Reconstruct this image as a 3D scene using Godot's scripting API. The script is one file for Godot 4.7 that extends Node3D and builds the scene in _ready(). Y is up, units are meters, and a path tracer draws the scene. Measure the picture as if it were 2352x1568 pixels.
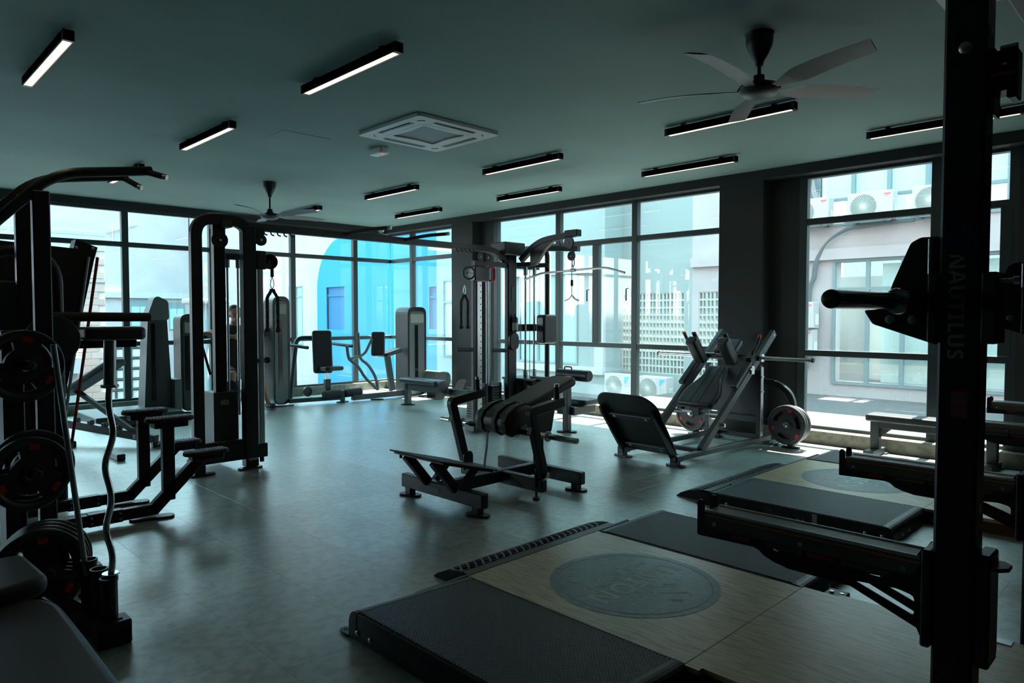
extends Node3D
# A gym with a wall of windows. Metres, y up; the camera stands above the origin.

class MB:
	var v := PackedVector3Array()
	var n := PackedVector3Array()
	var uv := PackedVector2Array()
	func tri(a: Vector3, b: Vector3, c: Vector3, na: Vector3, nb: Vector3, nc: Vector3) -> void:
		if (b - a).cross(c - a).dot(na + nb + nc) > 0.0:
			v.append_array(PackedVector3Array([a, c, b]))
			n.append_array(PackedVector3Array([na, nc, nb]))
		else:
			v.append_array(PackedVector3Array([a, b, c]))
			n.append_array(PackedVector3Array([na, nb, nc]))
	func quad(a: Vector3, b: Vector3, c: Vector3, d: Vector3, m: Vector3) -> void:
		tri(a, b, c, m, m, m)
		tri(a, c, d, m, m, m)
	func quads(a, b, c, d, na, nb, nc, nd) -> void:
		tri(a, b, c, na, nb, nc)
		tri(a, c, d, na, nc, nd)
	func box(c: Vector3, s: Vector3, ch := 0.0, B := Basis()) -> MB:
		var h := s * 0.5
		ch = minf(ch, minf(h.x, minf(h.y, h.z)) * 0.9)
		var ax := [B.x, B.y, B.z]
		var hh := [h.x, h.y, h.z]
		for k in 3:
			var i := (k + 1) % 3
			var j := (k + 2) % 3
			for sg in [-1.0, 1.0]:
				var m: Vector3 = ax[k] * sg
				var p: Vector3 = c + m * hh[k]
				var u: Vector3 = ax[i] * (hh[i] - ch)
				var w: Vector3 = ax[j] * (hh[j] - ch)
				quad(p - u - w, p + u - w, p + u + w, p - u + w, m)
		if ch > 0.0:
			for k in 3:
				var i := (k + 1) % 3
				var j := (k + 2) % 3
				var L: Vector3 = ax[k] * (hh[k] - ch)
				for si in [-1.0, 1.0]:
					for sj in [-1.0, 1.0]:
						var m: Vector3 = (ax[i] * si + ax[j] * sj).normalized()
						var p: Vector3 = c + ax[i] * si * hh[i] + ax[j] * sj * (hh[j] - ch)
						var q: Vector3 = c + ax[i] * si * (hh[i] - ch) + ax[j] * sj * hh[j]
						quad(p - L, p + L, q + L, q - L, m)
			for sx in [-1.0, 1.0]:
				for sy in [-1.0, 1.0]:
					for sz in [-1.0, 1.0]:
						var m: Vector3 = (B.x * sx + B.y * sy + B.z * sz).normalized()
						var p: Vector3 = c + B.x * sx * h.x + B.y * sy * h.y + B.z * sz * h.z
						var a: Vector3 = p - (B.y * sy + B.z * sz) * ch
						var b: Vector3 = p - (B.x * sx + B.z * sz) * ch
						var d: Vector3 = p - (B.x * sx + B.y * sy) * ch
						tri(a, b, d, m, m, m)
		return self
	func bx(x0, x1, y0, y1, z0, z1, ch := 0.0) -> MB:
		return box(Vector3((x0 + x1) * 0.5, (y0 + y1) * 0.5, (z0 + z1) * 0.5), Vector3(absf(x1 - x0), absf(y1 - y0), absf(z1 - z0)), ch)
	static func frame(d: Vector3, up := Vector3.UP) -> Basis:
		d = d.normalized()
		var s := up.cross(d)
		if s.length() < 1e-3:
			s = Vector3.RIGHT.cross(d) if absf(d.x) < 0.9 else Vector3.BACK.cross(d)
		s = s.normalized()
		return Basis(s, d.cross(s).normalized(), d)
	func beam(a: Vector3, b: Vector3, w: float, h: float, ch := 0.004, up := Vector3.UP) -> MB:
		return box((a + b) * 0.5, Vector3(w, h, (b - a).length()), ch, frame(b - a, up))
	static func fillet(p: Array, r: float, k := 6) -> Array:
		var out := [p[0]]
		for i in range(1, p.size() - 1):
			var a: Vector3 = p[i - 1]
			var b: Vector3 = p[i]
			var c: Vector3 = p[i + 1]
			var l := minf(r, minf((a - b).length(), (c - b).length()) * 0.49)
			var s := b + (a - b).normalized() * l
			var e := b + (c - b).normalized() * l
			for q in k + 1:
				var t := float(q) / k
				out.append(s.lerp(b, t).lerp(b.lerp(e, t), t))
		out.append(p[p.size() - 1])
		return out
	func tube(p: Array, r: float, seg := 12, caps := true, rr := []) -> MB:
		var fr: Array[Basis] = []
		var prev := Basis()
		for i in p.size():
			var t: Vector3 = (p[mini(i + 1, p.size() - 1)] - p[maxi(i - 1, 0)]).normalized()
			if i == 0:
				prev = frame(t, Vector3.UP if absf(t.y) < 0.9 else Vector3.RIGHT)
			else:
				var s := (prev.x - t * prev.x.dot(t)).normalized()
				prev = Basis(s, t.cross(s).normalized(), t)
			fr.append(prev)
		for i in p.size() - 1:
			var r0: float = rr[i] if rr else r
			var r1: float = rr[i + 1] if rr else r
			for k in seg:
				var a0 := TAU * k / seg
				var a1 := TAU * (k + 1) / seg
				var n00: Vector3 = fr[i].x * cos(a0) + fr[i].y * sin(a0)
				var n01: Vector3 = fr[i].x * cos(a1) + fr[i].y * sin(a1)
				var n10: Vector3 = fr[i + 1].x * cos(a0) + fr[i + 1].y * sin(a0)
				var n11: Vector3 = fr[i + 1].x * cos(a1) + fr[i + 1].y * sin(a1)
				quads(p[i] + n00 * r0, p[i] + n01 * r0, p[i + 1] + n11 * r1, p[i + 1] + n10 * r1, n00, n01, n11, n10)
		if caps:
			for e in [0, p.size() - 1]:
				var m: Vector3 = fr[e].z * (-1.0 if e == 0 else 1.0)
				var re: float = rr[e] if rr else r
				for k in seg:
					var a0 := TAU * k / seg
					var a1 := TAU * (k + 1) / seg
					tri(p[e], p[e] + (fr[e].x * cos(a0) + fr[e].y * sin(a0)) * re, p[e] + (fr[e].x * cos(a1) + fr[e].y * sin(a1)) * re, m, m, m)
		return self
	func rtube(p: Array, w: float, h: float, up: Vector3, ch := 0.006) -> MB:
		# a rectangular tube bent in the plane across «up»; w lies in that plane, h along up
		var pr := [Vector2(-w / 2 + ch, -h / 2), Vector2(w / 2 - ch, -h / 2), Vector2(w / 2, -h / 2 + ch), Vector2(w / 2, h / 2 - ch), Vector2(w / 2 - ch, h / 2), Vector2(-w / 2 + ch, h / 2), Vector2(-w / 2, h / 2 - ch), Vector2(-w / 2, -h / 2 + ch)]
		var fr: Array[Basis] = []
		var k: Array[float] = []
		for i in p.size():
			var a: Vector3 = (p[i] - p[maxi(i - 1, 0)]).normalized()
			var b: Vector3 = (p[mini(i + 1, p.size() - 1)] - p[i]).normalized()
			if i == 0: a = b
			if i == p.size() - 1: b = a
			fr.append(frame(a + b, up))
			k.append(1.0 / maxf(0.3, (a + b).length() * 0.5))
		for i in p.size() - 1:
			for q in 8:
				var c0: Vector2 = pr[q]
				var c1: Vector2 = pr[(q + 1) % 8]
				var e := (c1 - c0).normalized()
				var m2 := Vector2(e.y, -e.x)
				var a0: Vector3 = p[i] + fr[i].x * c0.x * k[i] + fr[i].y * c0.y
				var a1: Vector3 = p[i] + fr[i].x * c1.x * k[i] + fr[i].y * c1.y
				var b0: Vector3 = p[i + 1] + fr[i + 1].x * c0.x * k[i + 1] + fr[i + 1].y * c0.y
				var b1: Vector3 = p[i + 1] + fr[i + 1].x * c1.x * k[i + 1] + fr[i + 1].y * c1.y
				var na: Vector3 = fr[i].x * m2.x + fr[i].y * m2.y
				var nb: Vector3 = fr[i + 1].x * m2.x + fr[i + 1].y * m2.y
				quads(a0, a1, b1, b0, na, na, nb, nb)
		for e in [0, p.size() - 1]:
			var m: Vector3 = fr[e].z * (-1.0 if e == 0 else 1.0)
			for q in 8:
				var c0: Vector2 = pr[q]
				var c1: Vector2 = pr[(q + 1) % 8]
				tri(p[e], p[e] + fr[e].x * c0.x + fr[e].y * c0.y, p[e] + fr[e].x * c1.x + fr[e].y * c1.y, m, m, m)
		return self
	func lathe(pf: Array, at: Vector3, axis := Vector3.UP, seg := 24, arc := TAU) -> MB:
		# pf: Vector2(radius, height along axis); the outside lies to the right of the way up
		var B := frame(axis, Vector3.RIGHT if absf(axis.normalized().y) > 0.9 else Vector3.UP)
		var sn: Array[Vector2] = []
		for i in pf.size() - 1:
			var d: Vector2 = (pf[i + 1] - pf[i]).normalized()
			sn.append(Vector2(d.y, -d.x))
		for i in pf.size() - 1:
			var n0 := sn[i]
			var n1 := sn[i]
			if i > 0 and sn[i - 1].dot(sn[i]) > 0.75: n0 = (sn[i - 1] + sn[i]).normalized()
			if i < sn.size() - 1 and sn[i + 1].dot(sn[i]) > 0.75: n1 = (sn[i + 1] + sn[i]).normalized()
			var p0: Vector2 = pf[i]
			var p1: Vector2 = pf[i + 1]
			for k in seg:
				var a0 := arc * k / seg
				var a1 := arc * (k + 1) / seg
				var u0 := B.x * cos(a0) + B.y * sin(a0)
				var u1 := B.x * cos(a1) + B.y * sin(a1)
				var q00 := at + u0 * p0.x + B.z * p0.y
				var q01 := at + u1 * p0.x + B.z * p0.y
				var q10 := at + u0 * p1.x + B.z * p1.y
				var q11 := at + u1 * p1.x + B.z * p1.y
				if p0.x > 1e-6: tri(q00, q01, q11, u0 * n0.x + B.z * n0.y, u1 * n0.x + B.z * n0.y, u1 * n1.x + B.z * n1.y)
				if p1.x > 1e-6: tri(q00, q11, q10, u0 * n0.x + B.z * n0.y, u1 * n1.x + B.z * n1.y, u0 * n1.x + B.z * n1.y)
		return self
	func cyl(a: Vector3, b: Vector3, r: float, seg := 16, ch := 0.0) -> MB:
		var l := (b - a).length()
		if ch > 0.0:
			return lathe([Vector2(0, 0), Vector2(r - ch, 0), Vector2(r, ch), Vector2(r, l - ch), Vector2(r - ch, l), Vector2(0, l)], a, b - a, seg)
		return lathe([Vector2(0, 0), Vector2(r, 0), Vector2(r, l), Vector2(0, l)], a, b - a, seg)
	func ball(c: Vector3, r: Vector3, seg := 16) -> MB:
		for i in seg / 2:
			for k in seg:
				var q := []
				for o in [[0, 0], [0, 1], [1, 1], [1, 0]]:
					var t: float = PI * (i + o[0]) / (seg / 2)
					var p: float = TAU * (k + o[1]) / seg
					q.append(Vector3(sin(t) * cos(p), cos(t), sin(t) * sin(p)))
				var m := []
				for e in q: m.append((e / r).normalized())
				if i > 0: tri(c + q[0] * r, c + q[1] * r, c + q[2] * r, m[0], m[1], m[2])
				if i < seg / 2 - 1: tri(c + q[0] * r, c + q[2] * r, c + q[3] * r, m[0], m[2], m[3])
				elif i > 0: tri(c + q[0] * r, c + q[1] * r, c + q[2] * r, m[0], m[1], m[2])
		return self
	static func area(p: Array) -> float:
		var s := 0.0
		for i in p.size(): s += p[i].cross(p[(i + 1) % p.size()])
		return s
	func prism(poly: Array, t: float, X: Transform3D, holes := []) -> MB:
		# poly in the local xy plane, thickness t about z = 0
		var loops := [poly]
		loops.append_array(holes)
		var fl := poly.duplicate()
		if area(fl) < 0: fl.reverse()
		for h in holes:
			var hh: Array = h.duplicate()
			if area(hh) > 0: hh.reverse()
			var best := 1e9
			var bi := 0
			var bj := 0
			for i in fl.size():
				for j in hh.size():
					var d: float = fl[i].distance_squared_to(hh[j])
					if d < best:
						best = d
						bi = i
						bj = j
			var seq := []
			for j in hh.size() + 1: seq.append(hh[(bj + j) % hh.size()])
			seq.append(fl[bi])
			var nf := []
			for i in bi + 1: nf.append(fl[i])
			nf.append_array(seq)
			for i in range(bi + 1, fl.size()): nf.append(fl[i])
			fl = nf
		var ix := Geometry2D.triangulate_polygon(PackedVector2Array(fl))
		if ix.is_empty(): print("triangulation failed ", fl.size())
		for sg in [-1.0, 1.0]:
			var m: Vector3 = (X.basis.z * sg).normalized()
			for i in range(0, ix.size(), 3):
				var q := []
				for k in 3: q.append(X * Vector3(fl[ix[i + k]].x, fl[ix[i + k]].y, t * 0.5 * sg))
				tri(q[0], q[1], q[2], m, m, m)
		for li in loops.size():
			var L: Array = loops[li]
			var ccw := area(L) > 0
			for i in L.size():
				var a: Vector2 = L[i]
				var b: Vector2 = L[(i + 1) % L.size()]
				var e := (b - a).normalized()
				var m2 := Vector2(e.y, -e.x) * (1.0 if ccw == (li == 0) else -1.0)
				var m := (X.basis * Vector3(m2.x, m2.y, 0)).normalized()
				quad(X * Vector3(a.x, a.y, -t / 2), X * Vector3(b.x, b.y, -t / 2), X * Vector3(b.x, b.y, t / 2), X * Vector3(a.x, a.y, t / 2), m)
		return self
	static func rrect(w: float, h: float, r: float, k := 5) -> Array:
		var o := []
		r = minf(r, minf(w, h) * 0.499)
		for c in [[1, 1, 0.0], [-1, 1, 0.5], [-1, -1, 1.0], [1, -1, 1.5]]:
			for i in k + 1:
				var a: float = PI * c[2] + PI * 0.5 * i / k
				o.append(Vector2(c[0] * (w / 2 - r) + cos(a) * r, c[1] * (h / 2 - r) + sin(a) * r))
		return o
	static func rounded(p: Array, r: float, k := 5) -> Array:
		var o := []
		for i in p.size():
			var a: Vector2 = p[(i - 1 + p.size()) % p.size()]
			var b: Vector2 = p[i]
			var c: Vector2 = p[(i + 1) % p.size()]
			var l := minf(r, minf((a - b).length(), (c - b).length()) * 0.49)
			var s := b + (a - b).normalized() * l
			var e := b + (c - b).normalized() * l
			for q in k + 1:
				var t := float(q) / k
				o.append(s.lerp(b, t).lerp(b.lerp(e, t), t))
		return o
	static func circle(r: float, k := 24, c := Vector2.ZERO) -> Array:
		var o := []
		for i in k: o.append(c + Vector2(cos(TAU * i / k), sin(TAU * i / k)) * r)
		return o
	func slab(outline: Array, t: float, re: float, X: Transform3D, k := 4) -> MB:
		# a cushion: the outline (local xy) with thickness t about z = 0 and edges rounded by re
		var P := outline.duplicate()
		if area(P) < 0: P.reverse()
		var N := P.size()
		var vn := []
		for i in N:
			var e1: Vector2 = (P[i] - P[(i - 1 + N) % N])
			var e2: Vector2 = (P[(i + 1) % N] - P[i])
			if e1.length() < 1e-6: e1 = e2
			if e2.length() < 1e-6: e2 = e1
			var m := (Vector2(e1.y, -e1.x).normalized() + Vector2(e2.y, -e2.x).normalized())
			vn.append(m.normalized() if m.length() > 1e-4 else Vector2(e1.y, -e1.x).normalized())
		re = minf(re, t * 0.5)
		var rings := []
		for i in k + 1:
			var a := PI * 0.5 * i / k
			rings.append([re * (1 - sin(a)), -t / 2 + re * (1 - cos(a)), sin(a), -cos(a)])
		for i in k + 1:
			var a := PI * 0.5 * i / k
			rings.append([re * (1 - cos(a)), t / 2 - re * (1 - sin(a)), cos(a), sin(a)])
		for q in rings.size() - 1:
			var A = rings[q]
			var B = rings[q + 1]
			if absf(A[1] - B[1]) < 1e-7 and absf(A[0] - B[0]) < 1e-7: continue
			for i in N:
				var j := (i + 1) % N
				var f := func(ii, R): return X * Vector3(P[ii].x - vn[ii].x * R[0], P[ii].y - vn[ii].y * R[0], R[1])
				var g := func(ii, R): return (X.basis * Vector3(vn[ii].x * R[2], vn[ii].y * R[2], R[3])).normalized()
				quads(f.call(i, A), f.call(j, A), f.call(j, B), f.call(i, B), g.call(i, A), g.call(j, A), g.call(j, B), g.call(i, B))
		var inner := PackedVector2Array()
		for i in N: inner.append(P[i] - vn[i] * re)
		var ix := Geometry2D.triangulate_polygon(inner)
		if ix.is_empty():
			var cc := Vector2.ZERO
			for p in inner: cc += p / N
			inner.append(cc)
			for i in N: ix.append_array(PackedInt32Array([i, (i + 1) % N, N]))
		for sg in [-1.0, 1.0]:
			var m: Vector3 = (X.basis.z * sg).normalized()
			for i in range(0, ix.size(), 3):
				var q := []
				for kk in 3: q.append(X * Vector3(inner[ix[i + kk]].x, inner[ix[i + kk]].y, t * 0.5 * sg))
				tri(q[0], q[1], q[2], m, m, m)
		return self
	func pad(c: Vector3, w: float, h: float, t: float, B := Basis(), rc := 0.04, re := 0.02) -> MB:
		return slab(rrect(w, h, rc), t, re, Transform3D(B, c))
	func mesh() -> ArrayMesh:
		var a := []
		a.resize(Mesh.ARRAY_MAX)
		a[Mesh.ARRAY_VERTEX] = v
		a[Mesh.ARRAY_NORMAL] = n
		var m := ArrayMesh.new()
		if v.is_empty(): return m
		m.add_surface_from_arrays(Mesh.PRIMITIVE_TRIANGLES, a)
		return m
	func shifted(X: Transform3D) -> MB:
		var o := MB.new()
		o.v.resize(v.size())
		o.n.resize(n.size())
		for i in v.size():
			o.v[i] = X * v[i]
			o.n[i] = X.basis * n[i]
		return o

var used := {}
var M := {}
var sans: SystemFont

func V(x, y, z) -> Vector3: return Vector3(x, y, z)
func P2(x, y) -> Vector2: return Vector2(x, y)
func numbered(c: String) -> String:
	used[c] = used.get(c, -1) + 1
	return c if used[c] == 0 else "%s_%03d" % [c, used[c]]
func thing(called: String, label: String, category: String, at := Vector3.ZERO, group := "", yaw := 0.0) -> Node3D:
	var o := Node3D.new()
	o.name = numbered(called)
	add_child(o)
	o.position = at
	o.rotation.y = yaw
	tag(o, label, category, group)
	return o
func tag(o: Node, label: String, category: String, group := "") -> void:
	o.set_meta("label", label)
	o.set_meta("category", category)
	if group: o.set_meta("group", group)
func base_of(p: Node) -> Transform3D:
	var t := Transform3D()
	while p != self:
		t = p.transform * t
		p = p.get_parent()
	return t
# a part whose geometry is given in its thing's own axes
func part(p: Node, called: String, b: MB, m: Material, label := "") -> MeshInstance3D:
	return put(p, called, b.mesh(), m, label)
func put(p: Node, called: String, mesh: Mesh, m: Material, label := "") -> MeshInstance3D:
	var o := MeshInstance3D.new()
	o.name = called
	o.mesh = mesh
	o.material_override = m
	p.add_child(o, true)
	if label: o.set_meta("label", label)
	return o
# a part whose geometry is given in the room's axes
func wpart(p: Node, called: String, b: MB, m: Material, label := "") -> MeshInstance3D:
	return put(p, called, b.shifted(base_of(p).affine_inverse()).mesh(), m, label)
func struct(called: String, b: MB, m: Material) -> MeshInstance3D:
	var o := put(self, numbered(called), b.mesh(), m)
	o.set_meta("kind", "structure")
	return o
func text(p: Node, called: String, s: String, height: float, m: Material, at: Vector3, B: Basis, depth := 0.0006, label := "") -> MeshInstance3D:
	var t := TextMesh.new()
	t.text = s
	t.font = sans
	t.font_size = 64
	t.pixel_size = height / 46.0
	t.depth = depth
	t.curve_step = 4.0
	var o := put(p, called, t, m, label)
	o.transform = base_of(p).affine_inverse() * Transform3D(B, at)
	return o
func mat(key: String, c: Color, rough := 0.5, metal := 0.0, spec := 0.5) -> StandardMaterial3D:
	var m := StandardMaterial3D.new()
	m.resource_name = key
	m.albedo_color = c.linear_to_srgb()
	m.roughness = rough
	m.metallic = metal
	m.metallic_specular = spec
	M[key] = m
	return m
func noise(freq: float, w := 512, ramp := [], oct := 4, kind := FastNoiseLite.TYPE_SIMPLEX_SMOOTH, sd := 1, h := 0) -> NoiseTexture2D:
	var f := FastNoiseLite.new()
	f.noise_type = kind
	f.frequency = freq
	f.fractal_octaves = oct
	f.seed = sd
	var t := NoiseTexture2D.new()
	t.noise = f
	t.width = w
	t.height = h if h else w
	t.seamless = true
	if ramp:
		var g := Gradient.new()
		g.offsets = PackedFloat32Array(ramp[0])
		g.colors = PackedColorArray(ramp[1])
		t.color_ramp = g
	return t
func grey(a: float) -> Color: return Color(a, a, a)
func tri_tex(m: StandardMaterial3D, t: Texture2D, sc: Vector3) -> void:
	m.albedo_texture = t
	m.uv1_triplanar = true
	m.uv1_world_triplanar = true
	m.uv1_scale = sc

func _ready() -> void:
	# camera
	var cam := Camera3D.new()
	cam.name = "camera"
	cam.fov = 52.085
	cam.near = 0.05
	cam.far = 200.0
	add_child(cam)
	cam.position = V(0, 1.5, 0)
	cam.rotation = V(-0.0375442, 0.791104, 0)
	cam.current = true
	# sky, exposure
	var env := Environment.new()
	var sky := Sky.new()
	var sm := ProceduralSkyMaterial.new()
	sm.sky_top_color = Color(0.66, 0.90, 0.95)
	sm.sky_horizon_color = Color(0.93, 0.94, 0.96)
	sm.ground_horizon_color = Color(0.80, 0.80, 0.80)
	sm.ground_bottom_color = Color(0.55, 0.55, 0.55)
	sm.sky_energy_multiplier = 2.2
	sky.sky_material = sm
	env.background_mode = Environment.BG_SKY
	env.sky = sky
	env.tonemap_mode = Environment.TONE_MAPPER_LINEAR
	env.tonemap_exposure = 1.75
	env.sdfgi_enabled = true
	env.ssao_enabled = true
	env.ssil_enabled = true
	var we := WorldEnvironment.new()
	we.name = "world_environment"
	we.environment = env
	add_child(we)
	# the sun stands high beyond the window wall
	var sun := DirectionalLight3D.new()
	sun.name = "sun"
	sun.light_energy = 10.0
	sun.light_color = Color(1.0, 0.97, 0.93)
	sun.light_angular_distance = 0.53
	sun.shadow_enabled = true
	sun.sky_mode = DirectionalLight3D.SKY_MODE_LIGHT_ONLY
	add_child(sun)
	sun.rotation = V(deg_to_rad(-67.0), PI, 0)
	sans = SystemFont.new()
	sans.font_names = PackedStringArray(["Droid Sans"])
	sans.font_weight = 700
	materials()
	room()
	outside()
	ceiling_things()
	platforms()
	racks()
	hack_squat()
	glute_bench()
	cable_station()
	far_machines()
	left_side()
	sitter()

func materials() -> void:
	var m := mat("black_steel", Color(0.010, 0.0135, 0.0145), 0.38)
	m.uv1_triplanar = true
	mat("graphite_steel", Color(0.030, 0.042, 0.044), 0.42)
	mat("grey_steel", Color(0.12, 0.15, 0.15), 0.45)
	mat("silver", Color(0.34, 0.37, 0.37), 0.38, 0.7)
	mat("chrome", Color(0.74, 0.76, 0.76), 0.16, 1.0)
	mat("brushed", Color(0.55, 0.58, 0.58), 0.33, 1.0)
	mat("bolt", Color(0.5, 0.52, 0.52), 0.3, 1.0)
	mat("cable", Color(0.02, 0.02, 0.02), 0.5)
	m = mat("vinyl", Color(0.022, 0.028, 0.030), 0.42)
	m.rim_enabled = true
	m.rim = 0.25
	mat("vinyl_seam", Color(0.008, 0.01, 0.011), 0.6)
	m = mat("vinyl_grey", Color(0.10, 0.13, 0.13), 0.5)
	mat("foam", Color(0.03, 0.036, 0.038), 0.75)
	mat("rubber", Color(0.017, 0.019, 0.02), 0.62)
	mat("plate_rubber", Color(0.014, 0.015, 0.016), 0.5)
	mat("plate_rim", Color(0.03, 0.035, 0.036), 0.4)
	mat("red", Color(0.50, 0.012, 0.015), 0.45)
	mat("red_dim", Color(0.30, 0.02, 0.012), 0.5)
	mat("orange", Color(0.62, 0.20, 0.02), 0.5)
	mat("uhmw", Color(0.085, 0.095, 0.085), 0.42)
	mat("sticker", Color(0.34, 0.36, 0.33), 0.55)
	mat("sticker_dim", Color(0.10, 0.11, 0.10), 0.55)
	mat("print_grey", Color(0.16, 0.17, 0.16), 0.5)
	mat("print_blue", Color(0.006, 0.035, 0.09), 0.45)
	mat("white_plastic", Color(0.72, 0.76, 0.76), 0.4)
	mat("off_white", Color(0.55, 0.60, 0.58), 0.45)
	mat("dark_plastic", Color(0.02, 0.022, 0.023), 0.3)
	m = mat("screen_dark", Color(0.01, 0.012, 0.013), 0.15)
	# setting
	m = mat("floor_base", Color(0.03, 0.034, 0.033), 0.7)
	var tex := noise(0.012, 1024, [[0.0, 0.35, 0.6, 1.0], [grey(0.66), grey(0.84), grey(0.93), grey(1.0)]], 6, FastNoiseLite.TYPE_SIMPLEX_SMOOTH, 5)
	var bump := noise(0.035, 1024, [[0.0, 0.5, 1.0], [grey(0.0), grey(0.5), grey(1.0)]], 6, FastNoiseLite.TYPE_SIMPLEX_SMOOTH, 9)
	for i in 4:
		var k: float = [1.0, 0.9, 1.12, 0.97][i]
		m = mat("tile_%d" % i, Color(0.43, 0.48, 0.44) * k, [0.33, 0.36, 0.31, 0.34][i], 0.0, 0.71)
		m.clearcoat_enabled = true
		m.clearcoat = 1.0
		m.clearcoat_roughness = 0.33
		tri_tex(m, tex, V(0.9, 0.9, 0.9))
		m.uv1_offset = V(0.37 * i, 0.2 * i, 0.61 * i)
		m.heightmap_enabled = true
		m.heightmap_texture = bump
		m.heightmap_scale = 0.025
	m = mat("ceiling_paint", Color(0.19, 0.32, 0.30), 0.7)
	tri_tex(m, noise(0.006, 512, [[0.0, 1.0], [grey(0.93), grey(1.0)]], 4, FastNoiseLite.TYPE_SIMPLEX_SMOOTH, 21), V(0.2, 0.2, 0.2))
	mat("wall_paint", Color(0.016, 0.022, 0.022), 0.6)
	mat("frame_metal", Color(0.030, 0.048, 0.050), 0.4)
	m = mat("curb", Color(0.20, 0.20, 0.155), 0.7)
	tri_tex(m, noise(0.02, 512, [[0.0, 0.5, 1.0], [grey(0.7), grey(0.95), grey(1.0)]], 5, FastNoiseLite.TYPE_SIMPLEX_SMOOTH, 31), V(0.8, 0.8, 0.8))
	m = mat("pane", Color(0.85, 0.97, 0.96, 0.05), 0.0)
	m.transparency = BaseMaterial3D.TRANSPARENCY_ALPHA
	# bamboo deck: grain along x
	var grain := noise(0.02, 1024, [[0.0, 0.4, 0.62, 1.0], [Color(0.55, 0.50, 0.42), Color(0.86, 0.82, 0.74), Color(0.95, 0.93, 0.88), Color(1, 1, 1)]], 5, FastNoiseLite.TYPE_SIMPLEX_SMOOTH, 17)
	m = mat("bamboo", Color(0.60, 0.49, 0.30), 0.36)
	tri_tex(m, grain, V(0.22, 2.6, 2.6))
	m.clearcoat_enabled = true
	m.clearcoat = 0.35
	m.clearcoat_roughness = 0.3
	m = mat("bamboo_edge", Color(0.11, 0.06, 0.03), 0.6)
	m = mat("disc", Color(0.17, 0.25, 0.25), 0.36)
	tri_tex(m, noise(0.02, 1024, [[0.0, 0.45, 0.7, 1.0], [grey(0.6), grey(0.85), grey(0.93), grey(1.0)]], 6, FastNoiseLite.TYPE_SIMPLEX_SMOOTH, 41), V(0.8, 1, 2.2))
	mat("disc_print", Color(0.48, 0.58, 0.57), 0.5)
	mat("disc_scratch", Color(0.28, 0.38, 0.375), 0.5)
	# outside
	m = mat("white_wall", Color(0.37, 0.355, 0.365), 0.85)
	tri_tex(m, noise(0.01, 512, [[0.0, 1.0], [grey(0.93), grey(1.0)]], 4, FastNoiseLite.TYPE_SIMPLEX_SMOOTH, 51), V(0.15, 0.15, 0.15))
	mat("teal_wall", Color(0.21, 0.275, 0.275), 0.85)
	mat("blue_wall", Color(0.003, 0.185, 0.36), 0.8)
	mat("blue_dark", Color(0.003, 0.11, 0.26), 0.5)
	mat("ledge", Color(0.34, 0.37, 0.37), 0.8)
	mat("alley", Color(0.06, 0.058, 0.061), 0.9)
	mat("ext_frame", Color(0.13, 0.20, 0.22), 0.5)
	mat("ext_pane", Color(0.26, 0.50, 0.50), 0.12)
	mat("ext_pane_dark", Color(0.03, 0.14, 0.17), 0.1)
	mat("ext_blind", Color(0.30, 0.48, 0.465), 0.6)
	mat("ac_white", Color(0.40, 0.40, 0.40), 0.6)
	mat("ac_grille", Color(0.52, 0.57, 0.53), 0.6)
	mat("ac_dark", Color(0.16, 0.20, 0.19), 0.7)
	mat("bracket", Color(0.07, 0.10, 0.11), 0.6)
	mat("brick", Color(0.36, 0.26, 0.225), 0.85)
	mat("brick_b", Color(0.40, 0.29, 0.25), 0.85)
	mat("mortar", Color(0.48, 0.40, 0.36), 0.9)
	mat("pebbledash", Color(0.38, 0.41, 0.41), 0.9)
	mat("breeze", Color(0.36, 0.41, 0.39), 0.85)
	mat("mark_blue", Color(0.02, 0.35, 0.62), 0.5)
	mat("mark_red", Color(0.62, 0.10, 0.10), 0.5)
	# people
	mat("skin", Color(0.36, 0.19, 0.12), 0.55)
	mat("hair", Color(0.05, 0.018, 0.012), 0.6)
	mat("cloth_black", Color(0.012, 0.013, 0.015), 0.85)
	mat("shoe", Color(0.02, 0.022, 0.024), 0.6)
	mat("sole", Color(0.22, 0.20, 0.19), 0.7)
	m = mat("lamp_glow", Color(1, 0.95, 0.9), 0.5)
	m.emission_enabled = true
	m.emission = Color(1.0, 0.90, 0.80)
	m.emission_energy_multiplier = 1.1
	m = mat("led_red", Color(0.9, 0.1, 0.08), 0.4)
	m.emission_enabled = true
	m.emission = Color(1.0, 0.25, 0.2)
	m.emission_energy_multiplier = 0.8

const ZW := -8.42
const XW := -12.1
const CEIL := 3.275

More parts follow.
